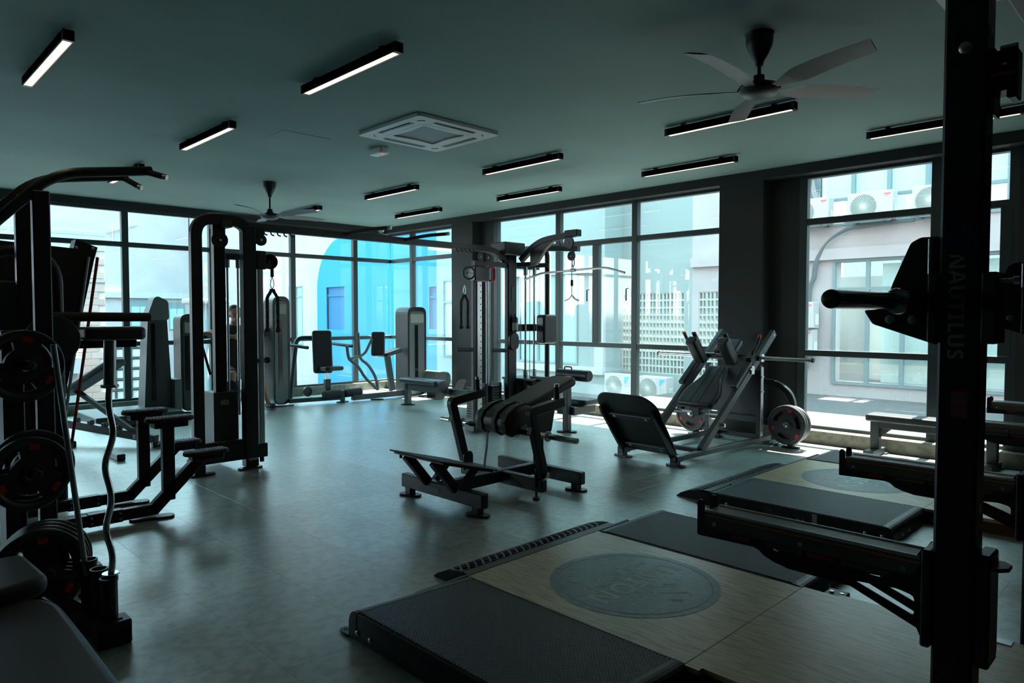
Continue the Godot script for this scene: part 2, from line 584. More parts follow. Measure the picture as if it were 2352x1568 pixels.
# one window: u runs along the wall, the pane lies in the plane through o
func window(called: String, o: Vector3, u: Vector3, inward: Vector3, posts: Array, ends := [true, true], sash := []) -> Node3D:
	var w := Node3D.new()
	w.name = called
	add_child(w)
	w.position = o
	w.set_meta("kind", "structure")
	var fm = M.frame_metal
	var B := Basis(u, Vector3.UP, u.cross(Vector3.UP))
	var y0 := 0.10
	var ys := [0.19, 1.016, 1.086, 2.571, 2.646, 3.119]
	var a: float = posts[0]
	var b: float = posts[posts.size() - 1]
	var D := 0.09
	var zo := 0.0
	for i in posts.size():
		if (i == 0 and not ends[0]) or (i == posts.size() - 1 and not ends[1]): continue
		part(w, "mullion", MB.new().box(u * posts[i] + V(0, (y0 + 3.17) * 0.5, 0), V(0.095, 3.17 - y0, D), 0.004, B), fm)
	for r in [[y0, ys[0], "sill_bar"], [ys[1], ys[2], "mid_rail"], [ys[3], ys[4], "transom"], [ys[5], 3.17, "head_bar"]]:
		part(w, r[2], MB.new().box(u * (a + b) * 0.5 + V(0, (r[0] + r[1]) * 0.5, 0) - inward * 0.003, V(b - a, r[1] - r[0], D - 0.012), 0.003, B), fm)
	for i in posts.size() - 1:
		for r in [[ys[0], ys[1]], [ys[2], ys[3]], [ys[4], ys[5]]]:
			part(w, "pane", MB.new().box(u * (posts[i] + posts[i + 1]) * 0.5 + V(0, (r[0] + r[1]) * 0.5, 0) - inward * 0.02, V(posts[i + 1] - posts[i] - 0.09, r[1] - r[0], 0.006), 0, B), M.pane)
	for s in sash:
		var c: float = s[0]
		part(w, "sash_bar", MB.new().box(u * c + V(0, (ys[2] + ys[3]) * 0.5, 0), V(0.11, ys[3] - ys[2], D + 0.004), 0.004, B), fm)
		for k in s[1]:
			var hp: Vector3 = u * k + V(0, 1.83, 0) + inward * 0.05
			part(w, "sash_handle", MB.new().tube(MB.fillet([hp + V(0, 0.06, 0) + inward * 0.0, hp + V(0, 0.06, 0) + inward * 0.05, hp + V(0, -0.12, 0) + inward * 0.05], 0.03), 0.009, 8), M.black_steel)
	return w

func room() -> void:
	# floor: a slab, and on it square vinyl tiles laid in a running bond
	var fl := Node3D.new()
	fl.name = "floor"
	add_child(fl)
	fl.set_meta("kind", "structure")
	part(fl, "slab", MB.new().bx(-12.3, 3.2, -0.3, -0.004, -8.45, 3.6), M.floor_base)
	var S := 0.4868
	var tm := MB.new().bx(-S / 2 + 0.0003, S / 2 - 0.0003, -0.006, 0.0, -S / 2 + 0.0003, S / 2 - 0.0003, 0.0005).mesh()
	var tiles := []
	for r in range(-10, 22):
		var z := -1.36 - 0.5 * S - (r - 1) * S + S
		for c in range(-9, 32):
			var x := -3.951 - c * S + 12.0 * S + (S * 0.5 if posmod(r, 2) == 1 else 0.0)
			if x < -12.0 or x > 3.1 or z < -8.35 or z > 3.5: continue
			tiles.append([V(x, 0, z)])
	var f := V(-0.7112, 0, -0.703)
	var rt := V(0.703, 0, -0.7112)
	var rng := RandomNumberGenerator.new()
	rng.seed = 7
	for t in tiles:
		var d: float = t[0].dot(f)
		var q: float = absf(t[0].dot(rt)) / maxf(d, 0.1)
		t.append(t[0].length() if d > 1.6 and q < 0.80 else t[0].length() + 100.0)
		t.append(rng.randi() % 4)
	tiles.sort_custom(func(a, b): return a[1] < b[1])
	var rest := [[], [], [], []]
	for i in tiles.size():
		if i < 290:
			var o := put(fl, "tile", tm, M["tile_%d" % tiles[i][2]])
			o.position = tiles[i][0]
		else:
			rest[tiles[i][2]].append(tiles[i][0])
	for k in 4:
		var b := MB.new()
		var g := MB.new().bx(-S / 2 + 0.0008, S / 2 - 0.0008, -0.006, 0.0, -S / 2 + 0.0008, S / 2 - 0.0008)
		for p in rest[k]:
			var s := g.shifted(Transform3D(Basis(), p))
			b.v.append_array(s.v)
			b.n.append_array(s.n)
		part(fl, "far_tiles", b, M["tile_%d" % k]).set_meta("kind", "stuff")
	struct("ceiling", MB.new().bx(-12.3, 3.2, CEIL, CEIL + 0.3, -8.65, 3.6), M.ceiling_paint)
	struct("wall_back", MB.new().bx(-12.3, 3.4, -0.3, CEIL + 0.2, 3.5, 3.7), M.wall_paint)
	struct("wall_near", MB.new().bx(3.1, 3.3, -0.3, CEIL + 0.2, -8.6, 3.6), M.wall_paint)
	# window wall on the right: beam under the ceiling, columns flush with it, closed panels beside them, kerb
	struct("wall_right", MB.new().bx(-12.2, 3.2, 3.155, CEIL + 0.1, -8.62, -8.22, 0.004), M.wall_paint)
	struct("wall_right", MB.new().bx(-9.889, -9.312, -0.1, 3.2, -8.6, -8.221, 0.004), M.wall_paint)
	struct("wall_right", MB.new().bx(-4.539, -3.948, -0.1, 3.2, -8.6, -8.221, 0.004), M.wall_paint)
	struct("wall_right", MB.new().bx(-9.32, -8.93, -0.1, 3.2, -8.55, -8.40), M.wall_paint)
	struct("wall_right", MB.new().bx(-3.96, -3.575, -0.1, 3.2, -8.55, -8.40), M.wall_paint)
	struct("wall_right", MB.new().bx(-1.40, 3.2, -0.1, 3.2, -8.6, -8.35), M.wall_paint)
	struct("baseboard_right", MB.new().bx(-12.1, -9.88, -0.1, 0.152, -8.60, -8.24, 0.006), M.curb)
	struct("baseboard_right", MB.new().bx(-9.32, -4.53, -0.1, 0.152, -8.60, -8.24, 0.006), M.curb)
	struct("baseboard_right", MB.new().bx(-3.96, 3.1, -0.1, 0.152, -8.60, -8.24, 0.006), M.curb)
	window("window_1", V(0, 0, ZW), V(1, 0, 0), V(0, 0, 1), [-12.06, -11.33, -9.85], [false, false])
	window("window_2", V(0, 0, ZW), V(1, 0, 0), V(0, 0, 1), [-8.88, -7.437, -5.962, -4.50], [true, false], [[-6.677, [-6.79, -6.06]]])
	window("window_3", V(0, 0, ZW), V(1, 0, 0), V(0, 0, 1), [-3.525, -2.125, -1.44], [true, true], [[-1.5, []]])
	# far wall of glass
	struct("wall_far", MB.new().bx(-12.35, -12.03, 3.155, CEIL + 0.1, -8.62, 3.6, 0.004), M.wall_paint)
	struct("baseboard_far", MB.new().bx(-12.3, -12.0, -0.1, 0.152, -8.5, 3.6, 0.006), M.curb)
	window("window_4", V(XW, 0, 0), V(0, 0, -1), V(1, 0, 0), [-3.4, -1.9, -0.6, 0.75, 2.07, 3.414, 4.755, 6.235, 7.563, 8.40], [true, false])
	# the corner joint of the glass
	struct("trim_1", MB.new().bx(-12.106, -12.094, 0.19, 3.119, -8.426, -8.414), M.ledge)

func lamp(x: float, z: float, label: String, len := 1.24) -> void:
	var t := thing("ceiling_lamp", label, "lamp", V(x, 3.19, z), "slim black ceiling lamps")
	var W := 0.062
	var b := MB.new()
	b.bx(-len / 2, len / 2, 0.0, 0.065, -W / 2, -W / 2 + 0.005)
	b.bx(-len / 2, len / 2, 0.0, 0.065, W / 2 - 0.005, W / 2)
	b.bx(-len / 2, len / 2, 0.01, 0.065, -W / 2, W / 2)
	part(t, "housing", b, M.black_steel)
	for s in [-1, 1]:
		part(t, "end_cap", MB.new().bx(s * len / 2 - s * 0.03, s * len / 2, -0.001, 0.066, -W / 2 - 0.001, W / 2 + 0.001, 0.001), M.dark_plastic)
		part(t, "mounting_clip", MB.new().bx(s * len * 0.35 - 0.02, s * len * 0.35 + 0.02, 0.06, 0.086, -0.02, 0.02), M.black_steel)
	part(t, "diffuser", MB.new().bx(-len / 2 + 0.03, len / 2 - 0.03, 0.004, 0.011, -W / 2 + 0.006, W / 2 - 0.006), M.lamp_glow)
	var l := AreaLight3D.new()
	l.name = "lamp_light"
	l.area_size = Vector2(len - 0.08, W - 0.014)
	l.area_normalize_energy = false
	l.light_energy = LAMP
	l.light_color = Color(1.0, 0.80, 0.60)
	l.shadow_enabled = true
	t.add_child(l, true)
	l.position = V(0, 0.0035, 0)
	l.rotation = V(-PI / 2, 0, 0)
const LAMP := 0.8

func fan(at: Vector3, a0: float, label: String) -> void:
	var t := thing("ceiling_fan", label, "fan", at, "five-bladed ceiling fans")
	part(t, "canopy", MB.new().lathe([P2(0.0, -0.20), P2(0.022, -0.20), P2(0.03, -0.17), P2(0.055, -0.13), P2(0.078, -0.08), P2(0.084, -0.05), P2(0.084, -0.02), P2(0.09, 0.0), P2(0, 0)], V(0, CEIL - at.y, 0)), M.black_steel)
	part(t, "down_rod", MB.new().cyl(V(0, 0.03, 0), V(0, CEIL - at.y - 0.15, 0), 0.012), M.black_steel)
	part(t, "collar", MB.new().lathe([P2(0.06, 0.02), P2(0.045, 0.045), P2(0.034, 0.06), P2(0.034, 0.085), P2(0.0, 0.085)], Vector3.ZERO), M.black_steel)
	part(t, "motor_housing", MB.new().lathe([P2(0.0, -0.055), P2(0.06, -0.05), P2(0.105, -0.036), P2(0.127, -0.012)], Vector3.ZERO, Vector3.UP, 32), M.graphite_steel, "dull grey domed underside")
	part(t, "motor_rim", MB.new().lathe([P2(0.127, -0.012), P2(0.132, 0.002), P2(0.12, 0.02), P2(0.05, 0.028), P2(0, 0.028)], Vector3.ZERO, Vector3.UP, 32), M.black_steel)
	for k in 5:
		var a := a0 + TAU * k / 5
		var R := Basis(Vector3.UP, a)
		var b := MB.new()
		var n := 14
		var prev := []
		for i in n + 1:
			var s := float(i) / n
			var r := 0.10 + s * 0.66
			var w := 0.030 + 0.052 * smoothstep(0.0, 0.35, s) - 0.012 * s
			var sw := 0.03 * s * s - 0.02 * s
			var tw := deg_to_rad(lerpf(4.0, 17.0, smoothstep(0.0, 0.3, s)) - 5.0 * s)
			var drop := 0.03 * sin(s * 2.2) - 0.012
			var ring := []
			for q in [[-1.0, 0.0], [-0.4, 0.008], [0.4, 0.008], [1.0, 0.0], [0.4, -0.001], [-0.4, -0.001]]:
				ring.append(R * V(r + (0.05 * (q[0] * 0.5 + 0.5) if i == n else 0.0), drop + sin(tw) * w * q[0] + q[1], sw + cos(tw) * w * q[0]))
			if prev:
				for q in 6:
					var q2 := (q + 1) % 6
					var nn: Vector3 = (prev[q2] - prev[q]).cross(ring[q] - prev[q]).normalized()
					if nn.y * (1.0 if q < 3 else -1.0) < 0: nn = -nn
					b.quad(prev[q], prev[q2], ring[q2], ring[q], nn)
			prev = ring
		part(t, "blade", b, M.grey_steel)

func ac_cassette(x: float, z: float, label: String) -> void:
	var t := thing("ceiling_cassette", label, "air conditioner", V(x, CEIL, z), "square ceiling cassettes")
	var R := Basis(V(1, 0, 0), V(0, 0, 1), V(0, -1, 0))
	var X := Transform3D(R, V(0, -0.02, 0))
	part(t, "panel", MB.new().prism(MB.rrect(0.975, 0.975, 0.035), 0.03, X, [MB.rrect(0.60, 0.60, 0.06)]), M.off_white)
	part(t, "inner_frame", MB.new().prism(MB.rrect(0.596, 0.596, 0.06), 0.012, Transform3D(R, V(0, -0.030, 0)), [cushion(0.53, 0.042)]), M.off_white)
	part(t, "grille", MB.new().prism(cushion(0.536, 0.04), 0.01, Transform3D(R, V(0, -0.020, 0))), M.grey_steel, "dark grey square intake grille")
	for k in 4:
		var Q := Basis(Vector3.UP, PI / 2 * k)
		var b := MB.new()
		b.box(Q * V(0, -0.034, 0.385), V(0.50, 0.006, 0.055), 0.002, Q)
		part(t, "air_slot", b, M.dark_plastic)
		part(t, "vane", MB.new().box(Q * V(0, -0.039, 0.395), V(0.47, 0.004, 0.018), 0.001, Q * Basis(Vector3.RIGHT, 0.3)), M.grey_steel)
		part(t, "corner_slot", MB.new().tube([Q * V(0.34, -0.034, 0.39), Q * V(0.375, -0.034, 0.375), Q * V(0.39, -0.034, 0.34)], 0.006, 6), M.dark_plastic)

func cushion(s: float, dip: float) -> Array:
	var o := []
	for k in 4:
		for i in 9:
			var u := -0.5 + (i + 0.5) / 9.0
			var d := s * 0.5 - dip * (1.0 - 4.0 * u * u) * 0.9 - 0.02 * pow(2.0 * absf(u), 8)
			o.append(P2(u * s, -d).rotated(PI / 2 * k))
	return o

func ceiling_things() -> void:
	for a in [
		[-5.643, -1.13, "warm lamp nearest the upper left corner of the photo, seen steeply from below"],
		[-4.373, -2.69, "large warm lamp at the top between the corner lamp and ceiling fan"],
		[-6.925, -2.69, "warm lamp left of the ceiling cassette, above the far fan"],
		[-3.11, -5.745, "long warm lamp just below the near ceiling fan"],
		[-5.67, -5.745, "warm lamp just right of the middle ceiling cassette"],
		[-8.24, -5.745, "warm lamp below the ceiling cassette, right of the far fan"],
		[-10.80, -5.745, "small warm lamp partly behind the blades of the far fan"],
		[-4.40, -7.22, "warm lamp above the tall window left of the dark column, nearest the hack squat machine"],
		[-6.98, -7.22, "warm lamp above the lat pulldown station by the window beam"],
		[-9.57, -7.22, "small warm lamp nearest the white dome camera in the far corner"],
		[-1.81, -7.22, "warm lamp cut in two by the near black rack post"],
		[-0.62, -3.95, "warm lamp at the right edge of the photo behind the post clamp"],
		[-9.45, -2.69, "small warm lamp half hidden behind the pull-up handles on the left"],
	]:
		lamp(a[0], a[1], a[2])
	ac_cassette(-5.437, -4.237, "white square ceiling air conditioner in the middle of the ceiling with curved grille")
	ac_cassette(-0.66, -4.20, "white ceiling air conditioner of which only a corner shows beside the near rack post")
	fan(V(-2.088, 2.93, -4.265), deg_to_rad(-16.0), "large grey ceiling fan with five swept blades near the rack post")
	fan(V(-8.957, 2.83, -4.305), deg_to_rad(20.0), "small distant ceiling fan over the cable crossover on the left")
	var t := thing("ceiling_sensor", "small white box with a red light on the ceiling below the cassette", "detector", V(-6.33, CEIL, -4.27))
	part(t, "case", MB.new().slab(MB.rrect(0.23, 0.115, 0.03), 0.07, 0.012, Transform3D(Basis(V(1, 0, 0), V(0, 0, 1), V(0, -1, 0)), V(0, -0.035, 0))), M.white_plastic)
	part(t, "indicator", MB.new().ball(V(0.06, -0.07, 0.0), V(0.018, 0.008, 0.018), 12), M.led_red)
	t = thing("dome_camera", "white dome security camera in the far ceiling corner", "camera", V(-11.75, CEIL, -7.98))
	part(t, "mount", MB.new().lathe([P2(0.052, -0.075), P2(0.085, -0.012), P2(0.085, 0.0), P2(0, 0)], Vector3.ZERO), M.off_white)
	part(t, "lens_ball", MB.new().ball(V(0.012, -0.08, 0.012), V(0.052, 0.052, 0.052)), M.off_white)
	part(t, "lens", MB.new().lathe([P2(0.0, 0.05), P2(0.022, 0.05), P2(0.026, 0.04)], V(0.012, -0.08, 0.012), V(0.6, -0.5, 0.6)), M.screen_dark)
	part(t, "cord", MB.new().tube(MB.fillet([V(-0.03, -0.03, 0.05), V(-0.05, -0.12, 0.07), V(0.03, -0.17, -0.02), V(0.06, -0.18, -0.12)], 0.05), 0.004, 6), M.off_white)
	var hatch := thing("access_panel", "square hatch with thin joints in the dark ceiling left of the cassette", "hatch", V(-6.6, CEIL, -3.45))
	part(hatch, "hatch_board", MB.new().bx(-0.25, 0.25, -0.004, 0.01, -0.25, 0.25, 0.002), M.ceiling_paint)

# an outdoor condenser: front to +z, its back lower edge at the origin
func condenser(label: String, at: Vector3, group: String, yaw := 0.0, w := 0.80, h := 0.55, d := 0.30, small := false) -> Node3D:
	var t := thing("condenser_unit", label, "air conditioner", at, group, yaw)
	part(t, "case", MB.new().bx(-w / 2, w / 2, 0.02, h, 0, d, 0.012), M.ac_white)
	if small:
		part(t, "fan_grille", MB.new().cyl(V(-w * 0.12, h * 0.5, d - 0.01), V(-w * 0.12, h * 0.5, d + 0.008), h * 0.38, 14), M.ac_grille)
		return t
	var c := V(-w / 2 + w * 0.36, h * 0.5, d)
	var r := h * 0.42
	part(t, "fan_well", MB.new().lathe([P2(r, 0.0), P2(r + 0.012, 0.006), P2(r + 0.02, 0.0)], c, V(0, 0, 1), 28), M.ac_white)
	part(t, "fan_shadow", MB.new().cyl(c - V(0, 0, 0.01), c + V(0, 0, 0.002), r, 28), M.ac_dark)
	var g := MB.new()
	for k in 40:
		var a := TAU * k / 40
		var p := []
		for i in 5:
			var q := i / 4.0
			var aa := a + 0.35 * q
			p.append(c + V(cos(aa), sin(aa), 0) * lerpf(r * 0.18, r, q) + V(0, 0, 0.012))
		g.tube(p, 0.0038, 4, false)
	part(t, "fan_grille", g, M.ac_grille)
	part(t, "fan_hub", MB.new().cyl(c, c + V(0, 0, 0.02), r * 0.2, 16, 0.004), M.ac_white)
	part(t, "seam", MB.new().bx(w * 0.24 - 0.003, w * 0.24 + 0.001, 0.04, h - 0.03, d - 0.002, d + 0.001), M.ac_grille)
	part(t, "service_cover", MB.new().bx(w / 2, w / 2 + 0.02, 0.08, h * 0.55, d * 0.2, d * 0.7, 0.006), M.ac_grille)
	return t

func bracket(t: Node3D, w: float, d: float) -> void:
	var b := MB.new()
	for x in [-w * 0.36, w * 0.36]:
		b.beam(V(x, 0.0, -0.02), V(x, 0.0, d + 0.08), 0.03, 0.03, 0)
		b.beam(V(x, 0.0, -0.01), V(x, 0.34, -0.01), 0.03, 0.02, 0)
	b.beam(V(-w * 0.5, -0.01, d + 0.05), V(w * 0.5, -0.01, d + 0.05), 0.025, 0.03, 0)
	part(t, "bracket", b, M.bracket)

# a window in a facade facing +z: [x0, x1, y0, y1], bars at xs and ys
func facade_window(called: String, w: Node3D, r: Array, z: float, xs: Array, ys: Array, pane: Material, fm: Material, fw := 0.05) -> void:
	var f := part(w, "window", MB.new().bx(r[0] - fw, r[0], r[2] - fw, r[3] + fw, z - 0.06, z + 0.03).bx(r[1], r[1] + fw, r[2] - fw, r[3] + fw, z - 0.06, z + 0.03).bx(r[0], r[1], r[2] - fw, r[2], z - 0.06, z + 0.03).bx(r[0], r[1], r[3], r[3] + fw, z - 0.06, z + 0.03), fm)
	for x in xs: part(f, "mullion", MB.new().bx(x - fw * 0.7, x + fw * 0.7, r[2], r[3], z - 0.05, z + 0.025), fm)
	for y in ys: part(f, "bar", MB.new().bx(r[0], r[1], y - fw * 0.6, y + fw * 0.6, z - 0.052, z + 0.022), fm)
	var ex := [r[0]] + xs + [r[1]]
	var ey := [r[2]] + ys + [r[3]]
	for i in ex.size() - 1:
		for j in ey.size() - 1:
			part(f, "pane", MB.new().bx(ex[i], ex[i + 1], ey[j], ey[j + 1], z - 0.045, z - 0.03), pane)

func wall_with_holes(x0: float, x1: float, y0: float, y1: float, z: float, t: float, holes: Array) -> MB:
	var b := MB.new()
	var xs := [x0, x1]
	for h in holes:
		for k in 2:
			if not xs.has(h[k]): xs.append(h[k])
	xs.sort()
	for i in xs.size() - 1:
		var a: float = xs[i]
		var c: float = xs[i + 1]
		var cuts := []
		for h in holes:
			if h[0] <= a + 1e-4 and h[1] >= c - 1e-4: cuts.append([h[2], h[3]])
		cuts.sort_custom(func(p, q): return p[0] < q[0])
		var y := y0
		for q in cuts:
			if q[0] > y: b.bx(a, c, y, q[0], z - t, z)
			y = q[1]
		if y1 > y: b.bx(a, c, y, y1, z - t, z)
	return b

func outside() -> void:
	# the long block across the alley
	var A := thing("apartment_block", "long white block with teal and blue parts across the alley behind the window wall", "building", V(-12, -3.0, -14.5))
	var shift := func(b: MB) -> MB: return b.shifted(Transform3D(Basis(), V(12, 3.0, 14.5)))
	var Z := -14.5
	var H := 6.2
	var low := [-5.43, -2.35, 0.17, 2.56]
	var upp := [-5.75, -2.6, 3.33, 5.2]
	wpart(A, "white_wall", wall_with_holes(-8.68, 4.0, -3.0, H, Z, 0.3, [low, upp, [-8.5, -7.52, -0.28, 2.038], [-2.39, -1.80, -1.0, 0.5]]), M.white_wall, "white painted wall")
	wpart(A, "teal_wall", wall_with_holes(-11.0, -8.68, -3.0, H, Z, 0.3, [[-10.875, -8.875, 0.08, 2.038]]), M.teal_wall, "pale teal wall")
	wpart(A, "back_wall", MB.new().bx(-11.0, -1.0, -1.2, 2.3, Z - 0.9, Z - 0.8), M.teal_wall)
	wpart(A, "moulding", MB.new().bx(-8.68, 4.0, 2.61, 2.83, Z, Z + 0.09), M.white_wall)
	wpart(A, "room_wall", MB.new().bx(-6.2, -1.5, -0.2, 5.4, Z - 2.6, Z - 2.5), M.ext_blind)
	wpart(A, "curtain", MB.new().bx(-5.05, -4.62, 0.2, 1.9, Z - 0.7, Z - 0.62), M.breeze)
	for sec in [["blind", -4.6, -2.4, 0.2, 2.5], ["blind", -5.7, -2.6, 3.85, 5.1]]:
		wpart(A, sec[0], MB.new().bx(sec[1], sec[2], sec[3], sec[4], Z - 0.16, Z - 0.14), M.ext_blind)
	var WA := Node3D.new()
	facade_at(A, low, Z, [-4.82, -4.20, -3.58, -2.97], [0.70, 2.02], M.pane, M.ext_frame)
	facade_at(A, upp, Z, [-5.12, -4.47, -3.82, -3.2], [3.80], M.pane, M.ext_frame)
	WA.free()
	# breeze blocks, each with two slots
	var bw := 0.2
	var bh := 0.178
	var bm := MB.new()
	for x in [-bw / 2, bw / 2 - 0.018]: bm.bx(x, x + 0.018, 0, bh, -0.09, 0.0)
	bm.bx(-0.012, 0.012, 0, bh, -0.09, 0.0)
	for y in [0.0, bh - 0.02]: bm.bx(-bw / 2, bw / 2, y, y + 0.02, -0.09, -0.004)
	var bmesh := bm.mesh()
	for blk in [[-10.875, 10, 11, 0.08], [-8.5, 5, 13, -0.276], [-2.39, 3, 8, -0.93]]:
		for i in blk[1]:
			for j in blk[2]:
				var o := put(A, "breeze_block", bmesh, M.breeze)
				o.position = V(blk[0] + (i + 0.5) * bw, blk[3] + j * bh, Z - 0.01 - 0.006 * ((i * 7 + j * 3) % 3)) - A.position
	# the part that stands forward
	var F := -13.8
	var w1 := [-13.63, -11.6, 0.27, 2.55]
	var w2 := [-16.95, -14.9, 0.27, 2.55]
	wpart(A, "bay_wall", wall_with_holes(-17.33, -10.70, -3.0, H, F, 0.12, [w1, w2]).bx(-10.82, -10.70, -3, H, Z, F - 0.12).bx(-17.33, -17.21, -3, H, Z, F - 0.12), M.teal_wall, "pale teal projecting wall")
	wpart(A, "ledge", MB.new().bx(-14.1, -10.66, 0.02, 0.20, F, F + 0.12).bx(-14.1, -10.66, 2.56, 2.72, F, F + 0.12).bx(-14.1, -13.95, 0.20, 2.56, F, F + 0.1).bx(-10.95, -10.66, 0.2, 2.56, F, F + 0.1), M.ledge)
	wpart(A, "plinth", MB.new().bx(-14.2, -10.68, -3.0, 0.0, F, F + 0.02), M.teal_wall)
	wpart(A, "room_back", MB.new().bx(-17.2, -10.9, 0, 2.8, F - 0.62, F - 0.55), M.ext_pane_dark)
	facade_at(A, w1, F, [-12.95, -12.3], [], M.ext_pane, M.ext_frame)
	facade_at(A, w2, F, [-16.2, -15.5], [1.9], M.ext_pane, M.ext_frame)
	var cu := MB.new()
	for i in 34:
		var x := -13.6 + i * 0.06
		if i % 12 > 8: continue
		cu.cyl(V(x, 0.3, F - 0.12), V(x, 2.5, F - 0.12), 0.03, 8)
	wpart(A, "curtain", cu, M.ext_blind)
	# the blue part with its rounded corner, and the white part beyond
	var b1 := [-25.33, -23.97, 0.93, 2.62]
	var b2 := [-18.63, -17.6, 1.04, 2.45]
	var b3 := [-28.6, -27.45, 0.27, 2.7]
	var b4 := [-43.5, -41.2, -1.2, 2.5]
	wpart(A, "far_white_wall", wall_with_holes(-60.0, -17.3, -6.0, 10.0, Z - 0.08, 0.3, [b1, b2, b3, b4]), M.white_wall, "white far end of the block")
	var arch := [P2(-17.32, -3.0), P2(-17.32, 4.56), P2(-24.0, 4.56)]
	for i in 11:
		var a := PI / 2 + PI / 2 * i / 10.0
		arch.append(P2(-24.0 + cos(a) * 2.06, 2.5 + sin(a) * 2.06))
	arch.append(P2(-26.06, -3.0))
	var rect := func(r): return [P2(r[0], r[2]), P2(r[1], r[2]), P2(r[1], r[3]), P2(r[0], r[3])]
	wpart(A, "blue_wall", MB.new().prism(arch, 0.07, Transform3D(Basis(), V(0, 0, Z - 0.045)), [rect.call(b1), rect.call(b2)]), M.blue_wall, "bright blue wall with a rounded corner")
	facade_at(A, b1, Z - 0.08, [], [2.28], M.blue_dark, M.blue_dark)
	facade_at(A, b2, Z - 0.08, [], [2.1], M.blue_dark, M.blue_dark)
	facade_at(A, b3, Z - 0.1, [-28.0], [2.3], M.ext_pane, M.ext_frame)
	facade_at(A, b4, Z - 0.1, [-42.3], [1.8], M.blue_wall, M.ext_frame)
	struct("ground", MB.new().bx(-70, -7.0, -3.2, -3.0, -40, -8.0), M.alley)
	struct("ground", MB.new().bx(-70, -12.4, -3.2, -3.0, -8.0, 30), M.alley)
	struct("roof", MB.new().bx(-8.0, 6.0, -3.0, -0.12, -14.5, -8.66), M.alley)
	struct("roof", MB.new().bx(-17.0, -8.0, -3.0, -0.49, -13.8, -8.66), M.alley)
	struct("wall_outer", MB.new().bx(-12.4, 6.0, -3.0, -0.1, -8.66, -8.5), M.white_wall)
	struct("wall_outer", MB.new().bx(-12.4, 6.0, 3.17, 9.5, -8.75, -8.62), M.white_wall)
	struct("wall_outer", MB.new().bx(-12.5, -12.36, 3.17, 9.5, -8.75, 6.0), M.white_wall)
	struct("wall_outer", MB.new().bx(-12.45, -12.3, -3.0, 0.1, -8.5, 6.0), M.white_wall)
	# condensers
	var c: Node3D
	for a in [[-10.15, "white condenser on the low roof, left of the two with a blue corner mark"], [-9.17, "white condenser on the low roof, right of the two with a blue corner mark"]]:
		c = condenser(a[1], V(a[0], -0.49, -13.9), "condensers with blue marks", 0.0, 0.79, 0.57, 0.3)
		part(c, "corner_mark", MB.new().prism([P2(0.21, 0.52), P2(0.37, 0.52), P2(0.21, 0.36)], 0.002, Transform3D(Basis(), V(0, 0, 0.302))), M.mark_blue, "blue corner mark")
		part(c, "corner_line", MB.new().prism([P2(0.37, 0.50), P2(0.37, 0.52), P2(0.22, 0.36), P2(0.22, 0.34)], 0.002, Transform3D(Basis(), V(0, 0, 0.303))), M.ext_blind)
		part(c, "small_mark", MB.new().bx(0.23, 0.27, 0.27, 0.29, 0.30, 0.302), M.mark_blue)
	for a in [[-5.86, 3.28, "white condenser on a wall bracket, left of the row under the upper windows"], [-4.70, 3.28, "white condenser on a wall bracket, middle of the row under the upper windows"], [-3.58, 3.28, "white condenser on a wall bracket nearest the rack post under the upper windows"],
			[-6.12, 1.22, "white condenser beside the lower window, upper of the stacked pair"], [-6.14, 0.66, "white condenser beside the lower window, lower of the stacked pair"]]:
		c = condenser(a[2], V(a[0], a[1], -14.44), "condensers on wall brackets")
		bracket(c, 0.8, 0.3)
		part(c, "red_mark", MB.new().bx(0.25, 0.37, 0.47, 0.495, 0.30, 0.302).bx(0.27, 0.34, 0.445, 0.455, 0.30, 0.302), M.mark_red)
	var cb := thing("cable_bundle", "grey pipes looping down the white facade beside the brackets", "pipes", V(-5.7, 2.4, -14.44))
	for k in 3:
		wpart(cb, "pipe", MB.new().tube(MB.fillet([V(-4.0, 3.25 + 0.02 * k, -14.42), V(-5.2, 3.2 + 0.02 * k, -14.40), V(-5.62, 2.95, -14.40), V(-5.84 + 0.03 * k, 2.55, -14.42), V(-5.86 + 0.03 * k, 2.25, -14.43), V(-5.95 + 0.02 * k, 2.1, -14.46), V(-6.0 + 0.02 * k, 0.4, -14.47)], 0.2, 5), 0.022, 8), M.bracket)
	wpart(cb, "upper_loop", MB.new().tube(MB.fillet([V(-5.78, 4.0, -14.42), V(-5.84, 4.35, -14.4), V(-5.9, 4.5, -14.42), V(-5.95, 4.0, -14.42), V(-5.85, 3.8, -14.42)], 0.15), 0.025, 8), M.bracket)
	for k in 2:
		c = thing("roof_pole", "slender grey plant stem on the low roof %s the right condenser" % ["left of", "right of"][k], "stem", V([-9.62, -8.38][k], -0.49, -13.7))
		part(c, "stem", MB.new().tube([V(0, 0, 0), V(0.02, 0.35, 0), V(0.0, 0.62 + 0.1 * k, 0)], 0.05, 8, true, [0.03, 0.055, 0.01]), M.bracket)
	# brick tower on the left, its bricks laid one by one
	var T := thing("brick_tower", "pinkish brick tower with grey bands outside the far left window", "building", V(-24.0, -4.0, -4.0))
	wpart(T, "core", MB.new().bx(-27.0, -23.62, -4.0, 4.26, -6.11, 3.0), M.mortar)
	wpart(T, "grey_band", MB.new().bx(-27.0, -23.58, 3.97, 4.26, -6.14, 3.0), M.pebbledash)
	wpart(T, "white_band", MB.new().bx(-27.0, -23.57, 3.86, 3.97, -6.15, 3.0), M.white_wall)
	wpart(T, "grey_band", MB.new().bx(-27.0, -23.58, 3.42, 3.86, -6.14, 3.0), M.pebbledash)
	wpart(T, "white_band", MB.new().bx(-27.0, -23.56, 2.48, 2.58, -6.15, 3.0), M.white_wall)
	wpart(T, "canopy_slab", MB.new().bx(-23.6, -22.9, -0.16, 0.28, -5.35, 3.0), M.white_wall)
